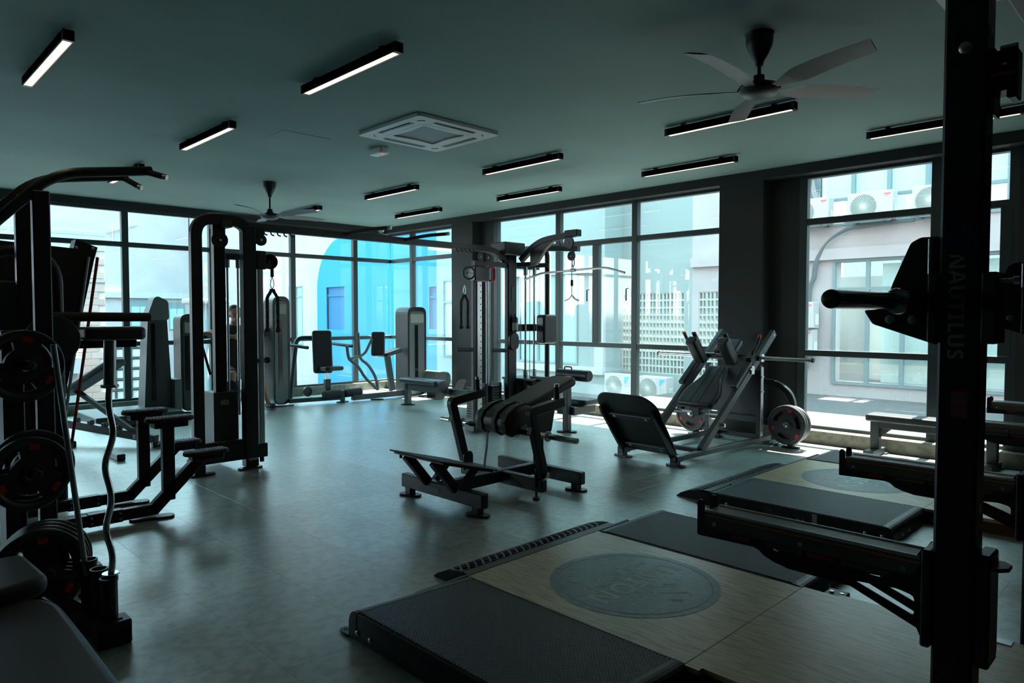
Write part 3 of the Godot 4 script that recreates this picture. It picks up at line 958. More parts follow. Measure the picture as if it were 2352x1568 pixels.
	wpart(T, "lower_wall", MB.new().bx(-23.6, -23.3, -4.0, -0.16, -5.25, 3.0), M.teal_wall)
	var brick := MB.new().bx(-0.02, 0.02, 0.004, 0.196, -0.197, 0.197, 0.004).mesh()
	for j in 36:
		var y := -3.8 + j * 0.2
		if y > 3.3 or (y > 2.35 and y < 2.5) or y < -1.6: continue
		for i in 5:
			var o := put(T, "brick", brick, M.brick if (i * 5 + j * 3) % 7 < 4 else M.brick_b)
			o.position = V(-23.6, y, -5.9 + i * 0.4 + (0.2 if j % 2 else 0.0) - (0.01 if j % 2 else 0.0)) - T.position
	# white buildings further off
	var Wb := thing("white_building", "overexposed white building behind the brick tower with small teal windows", "building", V(-42, -5, -5))
	wpart(Wb, "wall", MB.new().bx(-44, -40, -5, 11.0, -14.5, 14.0), M.white_wall)
	wpart(Wb, "parapet", MB.new().bx(-44.2, -39.8, 2.4, 2.7, -14.5, 14.0), M.ledge)
	for a in [[-12.4, -11.5, 0.9, 2.3], [-14.2, -13.4, 0.7, 2.2], [-9.7, -9.0, 0.6, 1.6]]:
		var f := wpart(Wb, "window", MB.new().bx(-40.0, -39.95, a[2], a[3], a[0], a[1]), M.ext_frame)
		wpart(f, "pane", MB.new().bx(-39.95, -39.93, a[2] + 0.05, a[3] - 0.35, a[0] + 0.05, (a[0] + a[1]) * 0.5 - 0.02).bx(-39.95, -39.93, a[2] + 0.05, a[3] - 0.35, (a[0] + a[1]) * 0.5 + 0.02, a[1] - 0.05), M.ext_pane)
	var SW := thing("service_wall", "pale wall crowded with condensers below the far left window", "wall", V(-34.3, -5, -9.5))
	wpart(SW, "wall", MB.new().bx(-34.6, -34.0, -5, 0.55, -11.3, -7.6), M.teal_wall)
	var first: Node3D = null
	for i in 4:
		for j in 6:
			var p := V(-33.98, -2.2 + j * 0.46, -8.15 - i * 0.62)
			if first == null:
				first = condenser("small distant condenser stacked on the service wall beyond the far window", p, "condensers on the service wall", PI / 2, 0.5, 0.36, 0.25, true)
				part(first, "shelf", MB.new().bx(-0.3, 0.3, -0.03, 0.0, 0, 0.3), M.bracket)
			else:
				var d := first.duplicate()
				d.name = numbered("condenser_unit")
				add_child(d)
				d.position = p
	var cn := thing("canopy_post", "pale grey flat canopy on a slim post outside between the far machines", "canopy", V(-26.0, -5, -9.95))
	wpart(cn, "post", MB.new().cyl(V(-26.0, -5, -9.95), V(-26, 1.9, -9.95), 0.12, 14), M.teal_wall)
	wpart(cn, "canopy", MB.new().slab(MB.rrect(0.9, 1.5, 0.2), 0.2, 0.08, Transform3D(Basis(V(1, 0, 0), V(0, 0, 1), V(0, -1, 0)), V(-26, 2.0, -10.0))), M.teal_wall)
	var an := thing("roof_antenna", "thin rooftop antenna outlined against the white building", "antenna", V(-38.5, 4.3, -10.7))
	wpart(an, "mast", MB.new().cyl(V(-39.9, 5.0, -10.7), V(-39.9, 6.0, -10.7), 0.03, 6), M.pebbledash)
	wpart(an, "boom", MB.new().beam(V(-39.9, 5.7, -10.4), V(-39.9, 6.25, -11.9), 0.04, 0.04, 0), M.pebbledash)
	for k in 5: wpart(an, "element", MB.new().cyl(V(-39.9, 5.62 + k * 0.12, -10.6 - k * 0.3), V(-39.9, 6.1 + k * 0.12, -10.6 - k * 0.3), 0.015, 5), M.pebbledash)

func facade_at(A: Node3D, r: Array, z: float, xs: Array, ys: Array, pane: Material, fm: Material) -> void:
	var o := A.position
	facade_window("window", A, [r[0] - o.x, r[1] - o.x, r[2] - o.y, r[3] - o.y], z - o.z, xs.map(func(x): return x - o.x), ys.map(func(y): return y - o.y), pane, fm)

const PITCH := -3.23

func tread_material() -> void:
	var n := 128
	var im := Image.create(n, n, false, Image.FORMAT_R8)
	for y in n:
		for x in n:
			var best := 1e9
			for k in 2:
				for i in 3:
					for j in 3:
						var c := P2((i - 0.5 + 0.5 * k) * n * 0.5 * 0.5 * 2.0 - n * 0.0, 0)
						c = P2((i + 0.5 * k) * n / 2.0, (j + 0.5 * k) * n / 2.0)
						best = minf(best, P2(x, y).distance_to(c))
			im.set_pixel(x, y, Color(smoothstep(n * 0.14, n * 0.24, best), 0, 0))
	var t := ImageTexture.create_from_image(im)
	var m: StandardMaterial3D = mat("tread", Color(0.020, 0.024, 0.025), 0.5)
	m.uv1_triplanar = true
	m.uv1_world_triplanar = true
	m.uv1_scale = V(26, 26, 26)
	m.heightmap_enabled = true
	m.heightmap_texture = t
	m.heightmap_scale = 0.55
	var im2 := Image.create(n, n, false, Image.FORMAT_RGB8)
	for y in n:
		for x in n:
			var g := 0.28 + 0.72 * im.get_pixel(x, y).r
			im2.set_pixel(x, y, Color(g, g, g))
	m.albedo_texture = ImageTexture.create_from_image(im2)

# a drop pad: x0..x1, z near edge .. far edge, top heights at the near and far edge
func drop_pad(label: String, x0: float, x1: float, zn: float, zf: float, hn: float, hf: float, front: bool) -> void:
	var t := thing("drop_pad", label, "mat", V((x0 + x1) / 2, 0, (zn + zf) / 2), "black treaded drop pads")
	var slope := atan2(hn - hf, zn - zf)
	# rounded end profile swept across the depth
	for s in [[x0, 1.0], [x1, -1.0]]:
		var b := MB.new()
		var pr := [P2(0.0, 0.004), P2(0.0, 0.05)]
		for i in 7:
			var a := PI - PI / 2 * i / 6.0
			pr.append(P2(0.055 + cos(a) * 0.055, 0.05 + sin(a) * 0.056))
		pr.append(P2(0.075, 0.106))
		pr.append(P2(0.075, 0.004))
		for i in pr.size():
			var p0: Vector2 = pr[i]
			var p1: Vector2 = pr[(i + 1) % pr.size()]
			var e := p1 - p0
			var nn := V(-e.y * s[1], e.x, 0).normalized()
			var q := func(p: Vector2, z: float): return V(s[0] + p.x * s[1], p.y * (hn if z == zn else hf) / 0.106, z)
			b.quad(q.call(p0, zn), q.call(p1, zn), q.call(p1, zf), q.call(p0, zf), nn)
		for z in [zn, zf]:
			var poly := []
			for p in pr: poly.append(V(s[0] + p.x * s[1], p.y * (hn if z == zn else hf) / 0.106, z))
			for i in range(1, poly.size() - 1): b.tri(poly[0], poly[i], poly[i + 1], V(0, 0, signf(z - (zn + zf) / 2)), V(0, 0, signf(z - (zn + zf) / 2)), V(0, 0, signf(z - (zn + zf) / 2)))
		wpart(t, "end_bar", b, M.black_steel)
	for z in [zn, zf]:
		var h: float = hn if z == zn else hf
		wpart(t, "side_rail", MB.new().bx(x0 + 0.06, x1 - 0.06, 0.004, h - 0.004, z, z + (0.02 if z < (zn + zf) / 2 else -0.02), 0.004), M.black_steel)
	var n := (V(0, zn - zf, 0) + V(0, 0, -(hn - hf))).normalized()
	var c := V((x0 + x1) / 2, (hn + hf) / 2 - 0.012, (zn + zf) / 2)
	var B := Basis(V(1, 0, 0), n, V(1, 0, 0).cross(n))
	wpart(t, "tread_mat", MB.new().box(c, V(x1 - x0 - 0.09, 0.022, absf(zn - zf) - 0.024), 0.003, B), M.tread)
	# saw-toothed rim of the tread along the far and near edges
	var saw := MB.new()
	var k := int((x1 - x0 - 0.1) / 0.0192)
	for i in k:
		for z in [zn - 0.016, zf + 0.012]:
			var h: float = (hn if absf(z - zn) < 0.05 else hf) - 0.002
			saw.box(V(x0 + 0.055 + i * 0.0192, h, z), V(0.011, 0.006, 0.014), 0.002)
	wpart(t, "tread_teeth", saw, M.tread).set_meta("kind", "stuff")
	for x in [x0 + 0.075, x0 + 0.18, x1 - 0.18, x1 - 0.075]:
		wpart(t, "bolt", MB.new().lathe([P2(0.013, -0.002), P2(0.013, 0.003), P2(0.009, 0.007), P2(0, 0.008)], V(x, 0.04, zn), V(0, 0, 1), 14), M.bolt)
	for z in [lerpf(zn, zf, 0.22), lerpf(zn, zf, 0.42)]:
		wpart(t, "bolt", MB.new().lathe([P2(0.013, -0.002), P2(0.013, 0.003), P2(0.009, 0.007), P2(0, 0.008)], V(x1, 0.035, z), V(1, 0, 0), 14), M.bolt)
	for a in [[x0 - 0.04, zn - 0.02], [x1 + 0.04, zn - 0.02], [x0 - 0.04, zf + 0.02], [x1 + 0.04, zf + 0.02]]:
		var s := signf(a[0] - (x0 + x1) / 2)
		wpart(t, "foot_tab", MB.new().slab([P2(-0.045, -0.028), P2(0.03, -0.028), P2(0.045, -0.012), P2(0.045, 0.012), P2(0.03, 0.028), P2(-0.045, 0.028)], 0.008, 0.002, Transform3D(Basis(V(s, 0, 0), V(0, 0, 1), V(0, 1, 0)), V(a[0], 0.008, a[1]))), M.black_steel)
		wpart(t, "bolt", MB.new().cyl(V(a[0] + s * 0.018, 0.012, a[1]), V(a[0] + s * 0.018, 0.0135, a[1]), 0.010, 12), M.screen_dark)
	if front:
		var L := wpart(t, "label_plate", MB.new().bx(x0 + 0.46, x0 + 0.86, 0.02, 0.092, zn - 0.002, zn + 0.0015), M.dark_plastic)
		wpart(L, "blue_band", MB.new().bx(x0 + 0.46, x0 + 0.86, 0.080, 0.092, zn, zn + 0.002), M.print_blue)
		text(L, "lettering", "MC 200", 0.014, M.sticker_dim, V(x0 + 0.51, 0.068, zn + 0.0022), Basis())
		text(L, "lettering", "# GRIP IT", 0.013, M.sticker_dim, V(x0 + 0.74, 0.062, zn + 0.0022), Basis())
		for i in 2: wpart(L, "mark", MB.new().cyl(V(x0 + 0.735 + i * 0.035, 0.035, zn), V(x0 + 0.735 + i * 0.035, 0.035, zn + 0.0025), 0.010, 14), M.sticker)
		for i in 5: wpart(L, "fine_print", MB.new().bx(x0 + 0.49, x0 + 0.60, 0.028 + i * 0.006, 0.0295 + i * 0.006, zn, zn + 0.0022), M.sticker_dim)
		wpart(t, "white_strip", MB.new().bx(x0 + 0.835, x0 + 0.87, 0.008, 0.098, zn - 0.002, zn + 0.003), M.sticker, "pale strip")

func platforms() -> void:
	tread_material()
	for k in 2:
		var z: float = PITCH * k
		var wh: String = ["near", "far"][k]
		# deck with its round inlay
		var d := thing("lifting_deck", "%s pale bamboo lifting deck with a round grey logo inlay %s" % [wh, ["in the foreground", "behind the low spotter arm"][k]], "platform", V(-2.12, 0, -3.0 + z), "bamboo lifting decks")
		wpart(d, "deck", MB.new().bx(-2.80, -1.472, 0.015, 0.10, -3.555 + z, -2.435 + z, 0.002), M.bamboo)
		wpart(d, "edge_trim", MB.new().bx(-2.825, -2.801, 0.0, 0.101, -3.9 + z, -2.1 + z, 0.003), M.black_steel)
		var logo := wpart(d, "logo_disc", MB.new().cyl(V(-2.125, 0.094, -3.0 + z), V(-2.125, 0.1012, -3.0 + z), 0.44, 72), M.disc, "round grey inlay with white print")
		var T := Basis(V(0, 0, 1), V(1, 0, 0), V(0, 1, 0))
		var yy := 0.1016
		text(logo, "lettering", "UNION", 0.135, M.disc_print, V(-2.115, yy, -3.0 + z), Basis(V(0, 0, 1.08), V(1, 0, 0), V(0, 1, 0)))
		var sp := "STRENGTH"
		for i in 8: text(logo, "lettering", sp[i], 0.046, M.disc_print, V(-2.253, yy, -3.262 + 0.0735 * i + z), T)
		var ic := MB.new()
		for s in [-1.0, 1.0]:
			var u := V(0.72, 0, s * 0.72).normalized()
			var w := V(-u.z, 0, u.x)
			var c := V(-1.905, yy, -3.02 + z)
			ic.box(c, V(0.17, 0.001, 0.012), 0, Basis(u, V(0, 1, 0), u.cross(V(0, 1, 0))))
			for e in [-1.0, 1.0]:
				ic.box(c + u * 0.085 * e, V(0.014, 0.001, 0.075), 0, Basis(u, V(0, 1, 0), u.cross(V(0, 1, 0))))
				if s > 0: ic.box(c + u * 0.105 * e, V(0.010, 0.001, 0.05), 0, Basis(u, V(0, 1, 0), u.cross(V(0, 1, 0))))
		wpart(logo, "barbell_emblem", ic, M.disc_print)
		wpart(logo, "ring_line", MB.new().lathe([P2(0.397, -0.0004), P2(0.397, 0.0004), P2(0.401, 0.0004), P2(0.401, -0.0004)], V(-2.125, yy, -3.0 + z), Vector3.UP, 64), M.disc_scratch)
		for a in [["V", -0.36, -0.12], ["F", -0.30, -0.2], ["C", -0.31, 0.17]]:
			text(logo, "lettering", a[0], 0.05, M.disc_scratch, V(-2.125 + a[1], yy, -3.0 + a[2] + z), T)
		var sc := MB.new()
		var rng := RandomNumberGenerator.new()
		rng.seed = 3 + k
		for i in 46:
			var a := rng.randf() * TAU
			var r := sqrt(rng.randf()) * 0.36
			var c := V(-2.125 + cos(a) * r - 0.06, yy - 0.0002, -3.0 + sin(a) * r + z)
			var th := rng.randf_range(-0.5, 0.9) + (PI / 2 if rng.randf() < 0.25 else 0.0)
			var L := rng.randf_range(0.02, 0.10)
			sc.box(c, V(L, 0.0004, 0.0022), 0, Basis(Vector3.UP, th))
		wpart(logo, "scuffs", sc, M.disc_scratch)
		drop_pad(["black drop pad with a fine tread nearest the camera at the bottom", "black drop pad with a fine tread behind the near spotter arm"][k], -2.82, -1.45, -1.715 + z - 0.0, -2.432 + z, 0.135 if k == 0 else 0.108, 0.106, true)
		drop_pad(["black drop pad between the near deck and the spotter arm", "black drop pad by the window kerb, partly in sunlight"][k], -2.82, -1.45, -3.558 + z, -4.25 + z, 0.106, 0.106, false)
		# rubber ramp with a moulded lattice
		var r := thing("rubber_ramp", "black rubber ramp with a lattice top along the %s bamboo deck" % wh, "ramp", V(-2.98, 0, (-3.15 if k == 0 else -2.55) + z), "rubber ramps")
		var z0: float = (-2.47 if k == 0 else -1.80) + z
		var z1: float = (-3.78 if k == 0 else -3.22) + z
		var pr := []
		for i in 9:
			var s := i / 8.0
			pr.append(P2(-3.13 + 0.24 * s, 0.012 + 0.072 * sin(s * PI / 2)))
		var pl := [P2(-3.14, 0.0)]
		pl.append_array(pr)
		pl.append_array([P2(-2.83, 0.084), P2(-2.83, 0.0)])
		wpart(r, "body", MB.new().prism(pl, z0 - z1, Transform3D(Basis(), V(0, 0, (z0 + z1) / 2))), M.rubber)
		var lat := MB.new()
		var nz := 24
		for i in nz:
			for dirn in [-1, 1]:
				var pts := []
				for q in 6:
					var s := q / 5.0
					var zz: float = z0 - (i + 0.5) / nz * (z0 - z1) + dirn * (s - 0.5) * 0.16
					zz = clampf(zz, z1 + 0.004, z0 - 0.004)
					pts.append(V(-3.11 + 0.22 * s, 0.0155 + 0.072 * sin(clampf(s * 0.92 + 0.06, 0, 1) * PI / 2), zz))
				lat.rtube(pts, 0.013, 0.012, V(0, 1, 0), 0.003)
		wpart(r, "lattice", lat, M.plate_rim)
		wpart(r, "top_lip", MB.new().bx(-2.892, -2.83, 0.07, 0.0905, z1, z0, 0.003), M.plate_rim)
		# deck inside the rack
		var e := thing("rack_deck", "plain pale bamboo deck inside the %s rack" % wh, "platform", V(-0.45, 0, -3.0 + z), "bamboo rack decks")
		wpart(e, "deck", MB.new().prism([P2(-1.470, -2.425 + z), P2(-1.405, -2.425 + z), P2(-1.405, -2.452 + z), P2(0.55, -2.452 + z), P2(0.55, -3.60 + z), P2(-1.30, -3.60 + z), P2(-1.30, -3.57 + z), P2(-1.470, -3.57 + z)].map(func(p): return P2(p.x, -p.y)), 0.022, Transform3D(Basis(V(1, 0, 0), V(0, 0, -1), V(0, 1, 0)), V(0, 0.089, 0))), M.bamboo)
		wpart(e, "underframe", MB.new().bx(-1.40, 0.54, 0.0, 0.078, -3.595 + z, -2.457 + z), M.bamboo_edge)
		wpart(e, "screw_plate", MB.new().bx(-0.66, -0.58, 0.1, 0.104, -3.60 + z, -3.54 + z, 0.001), M.bolt)
		var cl := thing("band_peg_block", "small black steel block with bolts at the end of the %s drop pad" % ["near", "far"][k], "bracket", V(-1.36, 0, -3.68 + z))
		wpart(cl, "plate", MB.new().bx(-1.43, -1.24, 0.0, 0.012, -3.78 + z, -3.60 + z, 0.002), M.black_steel)
		wpart(cl, "block", MB.new().bx(-1.40, -1.30, 0.01, 0.07, -3.74 + z, -3.62 + z, 0.004), M.graphite_steel)
		for q in 2: wpart(cl, "bolt", MB.new().cyl(V(-1.37 + q * 0.05, 0.07, -3.68 + z), V(-1.37 + q * 0.05, 0.078, -3.68 + z), 0.011, 10), M.bolt)

func racks() -> void:
	for k in 2:
		var z: float = PITCH * k
		var wh: String = ["near", "far"][k]
		var t := thing("power_rack", ["black steel power rack whose thick near upright fills the right edge", "black steel power rack standing behind the near rack by the window"][k], "rack", V(-0.5, 0, -3.0 + z), "power rack frames")
		for side in 2:
			var zu: float = [-2.35, -3.73][side] + z
			var u := wpart(t, "upright", MB.new().bx(-0.573, -0.468, 0.0, 2.75, zu - 0.05, zu + 0.05, 0.008), M.black_steel)
			if side == 0:
				for y in [0.35, 2.248]: wpart(u, "bolt", MB.new().lathe([P2(0.017, -0.002), P2(0.017, 0.004), P2(0.012, 0.009), P2(0, 0.010)], V(-0.519, y, zu + 0.05), V(0, 0, 1), 16), M.bolt)
			wpart(t, "upright", MB.new().bx(0.60, 0.70, 0.0, 2.75, zu - 0.05, zu + 0.05, 0.008), M.black_steel)
			wpart(t, "base_beam", MB.new().bx(-0.47, 0.60, 0.0, 0.08, zu - 0.04, zu + 0.04, 0.006), M.black_steel)
			wpart(t, "top_beam", MB.new().bx(-0.47, 0.60, 2.62, 2.72, zu - 0.04, zu + 0.04, 0.006), M.black_steel)
			var hs := MB.new()
			for q in 30: hs.cyl(V(-0.4682, 0.42 + q * 0.075, zu), V(-0.4672, 0.42 + q * 0.075, zu), 0.013, 12)
			wpart(u, "pin_holes", hs, M.screen_dark)
		wpart(t, "cross_beam", MB.new().bx(-0.56, -0.48, 2.62, 2.72, -3.68 + z, -2.40 + z, 0.006), M.black_steel)
		wpart(t, "rear_beam", MB.new().bx(0.61, 0.69, 0.2, 0.3, -3.68 + z, -2.40 + z, 0.006), M.black_steel)
		if k == 0:
			# print on the near upright
			var zf := -2.2995
			var S := Basis(V(0, -1.13, 0), V(1, 0, 0), V(0, 0, 1))
			text(t, "lettering", "NAUTILUS", 0.040, M.print_grey, V(-0.5275, 1.525, zf), S, 0.0006, "pale lettering running down the post")
			var lg := MB.new()
			for r in [[0.030, 0.060, 0.007], [0.018, 0.036, 0.005], [0.008, 0.014, 0.004]]:
				var pts := []
				for i in 33:
					var a := TAU * i / 32.0
					var p := P2(cos(a) * r[0], sin(a) * r[1]).rotated(0.42)
					pts.append(V(-0.522 + p.x, 1.722 + p.y, zf))
				for i in 32:
					var w: float = r[2] * (0.5 + 0.9 * absf(cos(PI * i / 32.0)))
					lg.beam(pts[i], pts[i + 1], w, 0.0006, 0, V(0, 0, 1))
			wpart(t, "spiral_emblem", lg, M.print_blue, "dark blue shell spiral")
			var st := wpart(t, "warning_sticker", MB.new().bx(-0.535, -0.494, 1.207, 1.283, zf - 0.0004, zf + 0.0004), M.sticker_dim, "red and white warning sticker")
			for i in 3:
				wpart(st, "red_band", MB.new().bx(-0.534, -0.495, 1.272 - 0.0265 * i, 1.282 - 0.0265 * i, zf, zf + 0.0008), M.red_dim)
				wpart(st, "fine_print", MB.new().bx(-0.53, -0.499, 1.2665 - 0.0265 * i, 1.268 - 0.0265 * i, zf, zf + 0.0008).bx(-0.53, -0.499, 1.2615 - 0.0265 * i, 1.263 - 0.0265 * i, zf, zf + 0.0008), M.dark_plastic)
		for side in 2:
			if k == 1 and side == 0: pass
			spotter_arm(t, k, side, ([-2.35, -3.73][side]) + z)
		for side in 2:
			if k == 1: continue
			weight_horn(side, [-2.35, -3.73][side] + z)
	# clamp high on the near post
	var c := thing("safety_clamp", "black latch clamp high on the right side of the near rack post", "clamp", V(-0.44, 2.15, -2.40))
	wpart(c, "body", MB.new().bx(-0.466, -0.41, 2.12, 2.19, -2.42, -2.33, 0.006), M.black_steel)
	wpart(c, "hook", MB.new().bx(-0.43, -0.405, 2.10, 2.235, -2.41, -2.345, 0.004).bx(-0.466, -0.43, 2.20, 2.235, -2.41, -2.345, 0.004), M.black_steel)
	wpart(c, "pin", MB.new().cyl(V(-0.45, 2.245, -2.37), V(-0.41, 2.245, -2.37), 0.008, 10), M.chrome)
	wpart(c, "wear_strip", MB.new().bx(-0.466, -0.412, 2.16, 2.168, -2.335, -2.326), M.orange)
	wpart(c, "base_plate", MB.new().bx(-0.4675, -0.455, 2.06, 2.24, -2.41, -2.33, 0.002), M.black_steel)

func spotter_arm(rack: Node3D, k: int, side: int, zu: float) -> void:
	var lbl: String = [["black spotter arm with a grey wear pad, nearest and lowest at the right", "black spotter arm with a grey wear pad above the far deck"], ["lower grey-padded black spotter arm half hidden right of the near post", "upper grey-padded black spotter arm half hidden right of the near post"]][k][side]
	var t := thing("spotter_arm", lbl, "spotter arm", V(-0.9, 0.5, zu), "spotter arms")
	var dy := 0.0
	# sleeve that hangs on the upright
	var zo := 0.052
	wpart(t, "sleeve", MB.new().bx(-0.60, -0.574, 0.52, 0.81, zu - 0.06, zu + 0.06, 0.005).bx(-0.467, -0.43, 0.50, 0.825, zu - 0.06, zu + 0.045, 0.005).bx(-0.60, -0.43, 0.52, 0.80, zu - 0.062, zu - 0.052, 0.002), M.black_steel)
	wpart(t, "sleeve_tab", MB.new().slab([P2(0, -0.04), P2(0.025, -0.045), P2(0.045, -0.02), P2(0.045, 0.02), P2(0.025, 0.045), P2(0, 0.04)], 0.012, 0.004, Transform3D(Basis(V(1, 0, 0), V(0, 0, 1), V(0, 1, 0)), V(-0.435, 0.79, zu))), M.black_steel)
	# side plate with its slots and triangular opening
	var outer := [P2(-1.345, 0.688), P2(-1.34, 0.685), P2(-1.125, 0.690), P2(-1.105, 0.684), P2(-1.085, 0.668), P2(-1.05, 0.655), P2(-1.0, 0.645), P2(-0.80, 0.642), P2(-0.61, 0.568), P2(-0.592, 0.525), P2(-0.575, 0.522), P2(-0.575, 0.80), P2(-0.60, 0.81), P2(-0.62, 0.775), P2(-1.318, 0.775), P2(-1.318, 0.805), P2(-1.325, 0.818), P2(-1.338, 0.818), P2(-1.345, 0.805)]
	var holes := [MB.rounded([P2(-0.79, 0.662), P2(-0.665, 0.672), P2(-0.618, 0.662), P2(-0.618, 0.605), P2(-0.626, 0.603)], 0.012, 4)]
	for x in [-1.035, -0.935, -0.835, -0.735]: holes.append(MB.rrect(0.045, 0.009, 0.004, 3).map(func(p): return p + P2(x, 0.697)))
	for q in 2:
		wpart(t, "side_plate", MB.new().prism(outer, 0.008, Transform3D(Basis(), V(0, 0, zu + 0.046 - 0.092 * q)), holes), M.black_steel)
	wpart(t, "web", MB.new().bx(-1.34, -0.58, 0.70, 0.765, zu - 0.042, zu + 0.042, 0.003), M.black_steel)
	# wear pad
	var W := wpart(t, "wear_pad", MB.new().prism(MB.rounded([P2(-1.312, 0.782), P2(-1.312, 0.735), P2(-1.295, 0.722), P2(-0.63, 0.722), P2(-0.615, 0.735), P2(-0.60, 0.782)], 0.008, 3), 0.104, Transform3D(Basis(), V(0, 0, zu))), M.uhmw, "grey plastic wear pad")
	wpart(W, "edge_tube", MB.new().tube([V(-1.31, 0.781, zu + 0.049), V(-0.605, 0.781, zu + 0.049)], 0.006, 10), M.brushed)
	wpart(W, "edge_tube", MB.new().tube([V(-1.31, 0.781, zu - 0.049), V(-0.605, 0.781, zu - 0.049)], 0.006, 10), M.brushed)
	wpart(W, "orange_line", MB.new().bx(-1.31, -0.605, 0.7665, 0.7685, zu + 0.050, zu + 0.0526).bx(-1.31, -0.605, 0.7625, 0.7645, zu + 0.050, zu + 0.0526), M.orange, "pair of thin orange lines")
	for x in [-1.275, -0.96, -0.65]: wpart(W, "bolt", MB.new().cyl(V(x, 0.738, zu + 0.05), V(x, 0.738, zu + 0.054), 0.008, 12), M.bolt)
	# warning strips under the pad
	for q in 4:
		var x0 := -1.205 + q * 0.125
		var red := q % 2 == 0
		var s := wpart(t, "red_strip" if red else "warning_strip", MB.new().bx(x0, x0 + (0.06 if q == 0 else 0.10 if red else 0.15) * 0.8 + 0.02, 0.7035, 0.7165, zu + 0.0495, zu + 0.0508), M.red_dim if red else M.sticker_dim)
		if not red:
			for y in [0.7075, 0.7125]: wpart(s, "fine_print", MB.new().bx(x0 + 0.01, x0 + 0.12, y, y + 0.0012, zu + 0.0508, zu + 0.0512), M.dark_plastic)

func weight_horn(side: int, zu: float) -> void:
	var t := thing("weight_horn", ["chrome weight horn on a black plate fixed to the near rack post", "black horn plate on the far upright at the right edge"][side], "weight horn", V(-0.55, 1.5, zu), "rack weight horns")
	var pl := MB.rounded([P2(-0.780, 1.515), P2(-0.755, 1.473), P2(-0.575, 1.412), P2(-0.575, 1.728), P2(-0.625, 1.730), P2(-0.652, 1.715), P2(-0.70, 1.595), P2(-0.722, 1.52)], 0.008, 3)
	if side == 1: pl = pl.map(func(p): return P2(p.x - 0.0, p.y))
	wpart(t, "plate", MB.new().prism(pl, 0.010, Transform3D(Basis(), V(0, 0, zu + 0.028))), M.black_steel)
	wpart(t, "plate", MB.new().prism(pl, 0.010, Transform3D(Basis(), V(0, 0, zu - 0.028))), M.black_steel)
	wpart(t, "clamp_box", MB.new().bx(-0.60, -0.574, 1.42, 1.62, zu - 0.06, zu + 0.055, 0.004).bx(-0.467, -0.43, 1.42, 1.62, zu - 0.06, zu + 0.055, 0.004).bx(-0.60, -0.43, 1.42, 1.62, zu - 0.062, zu - 0.053, 0.002), M.graphite_steel)
	wpart(t, "pull_pin", MB.new().cyl(V(-0.43, 1.596, zu + 0.02), V(-0.385, 1.596, zu + 0.02), 0.006, 10).cyl(V(-0.40, 1.596, zu + 0.02), V(-0.383, 1.596, zu + 0.02), 0.011, 12, 0.003), M.brushed)
	wpart(t, "edge_roller", MB.new().cyl(V(-0.597, 1.62, zu + 0.045), V(-0.597, 1.722, zu + 0.045), 0.0065, 10), M.brushed)
	for p in [P2(-0.705, 1.487), P2(-0.642, 1.487)]:
		wpart(t, "bolt", MB.new().lathe([P2(0.014, -0.002), P2(0.014, 0.003), P2(0.010, 0.007), P2(0, 0.008)], V(p.x, p.y, zu + 0.033), V(0, 0, 1), 16), M.grey_steel)
	if side == 0:
		var a := V(-0.686, 1.541, -1.80)
		var b := V(-0.652, 1.541, zu + 0.03)
		var L := (b - a).length()
		var h := wpart(t, "sleeve", MB.new().lathe([P2(0.0245, 0.004), P2(0.0245, L - 0.05), P2(0.022, L)], a, b - a, 28), M.chrome, "chrome loading sleeve")
		wpart(t, "collar", MB.new().lathe([P2(0.02, L - 0.10), P2(0.036, L - 0.10), P2(0.04, L - 0.09), P2(0.04, L - 0.04), P2(0.034, L - 0.02), P2(0.03, L)], a, b - a, 28), M.chrome)
		var cap := wpart(t, "end_cap", MB.new().lathe([P2(0.0, -0.006), P2(0.017, -0.006), P2(0.0225, -0.003), P2(0.0245, 0.004)], a, b - a, 28), M.dark_plastic, "black end cap")
		text(cap, "lettering", "ZIVA", 0.009, M.orange, a + V(0, 0, 0.007), Basis(Vector3.UP, 0.09) * Basis(Vector3.FORWARD, -0.15))
	else:
		wpart(t, "sleeve", MB.new().cyl(V(-0.655, 1.541, zu - 0.03), V(-0.655, 1.541, zu - 0.42), 0.0245, 20, 0.004), M.chrome)

# small helpers for machines, in the axes their part is given in
func foot(b: MB, x: float, z: float, l := 0.2, w := 0.085, yaw := 0.0, y := 0.0) -> MB:
	return b.slab(MB.rrect(l, w, w * 0.45, 6), 0.016, 0.005, Transform3D(Basis(Vector3.UP, yaw) * Basis(V(1, 0, 0), V(0, 0, -1), V(0, 1, 0)), V(x, y + 0.009, z)))
func bolt_at(p: Node3D, world: bool, at: Vector3, n: Vector3, r := 0.012, m: Material = null) -> void:
	var b := MB.new().lathe([P2(r, -0.004), P2(r, 0.002), P2(r * 0.7, 0.006), P2(0, 0.007)], at, n, 12)
	if world: wpart(p, "bolt", b, m if m else M.bolt)
	else: part(p, "bolt", b, m if m else M.bolt)
func up_basis(y: Vector3, x: Vector3) -> Basis:
	# columns: x, y and their cross
	y = y.normalized()
	x = (x - y * x.dot(y)).normalized()
	return Basis(x, y, x.cross(y))

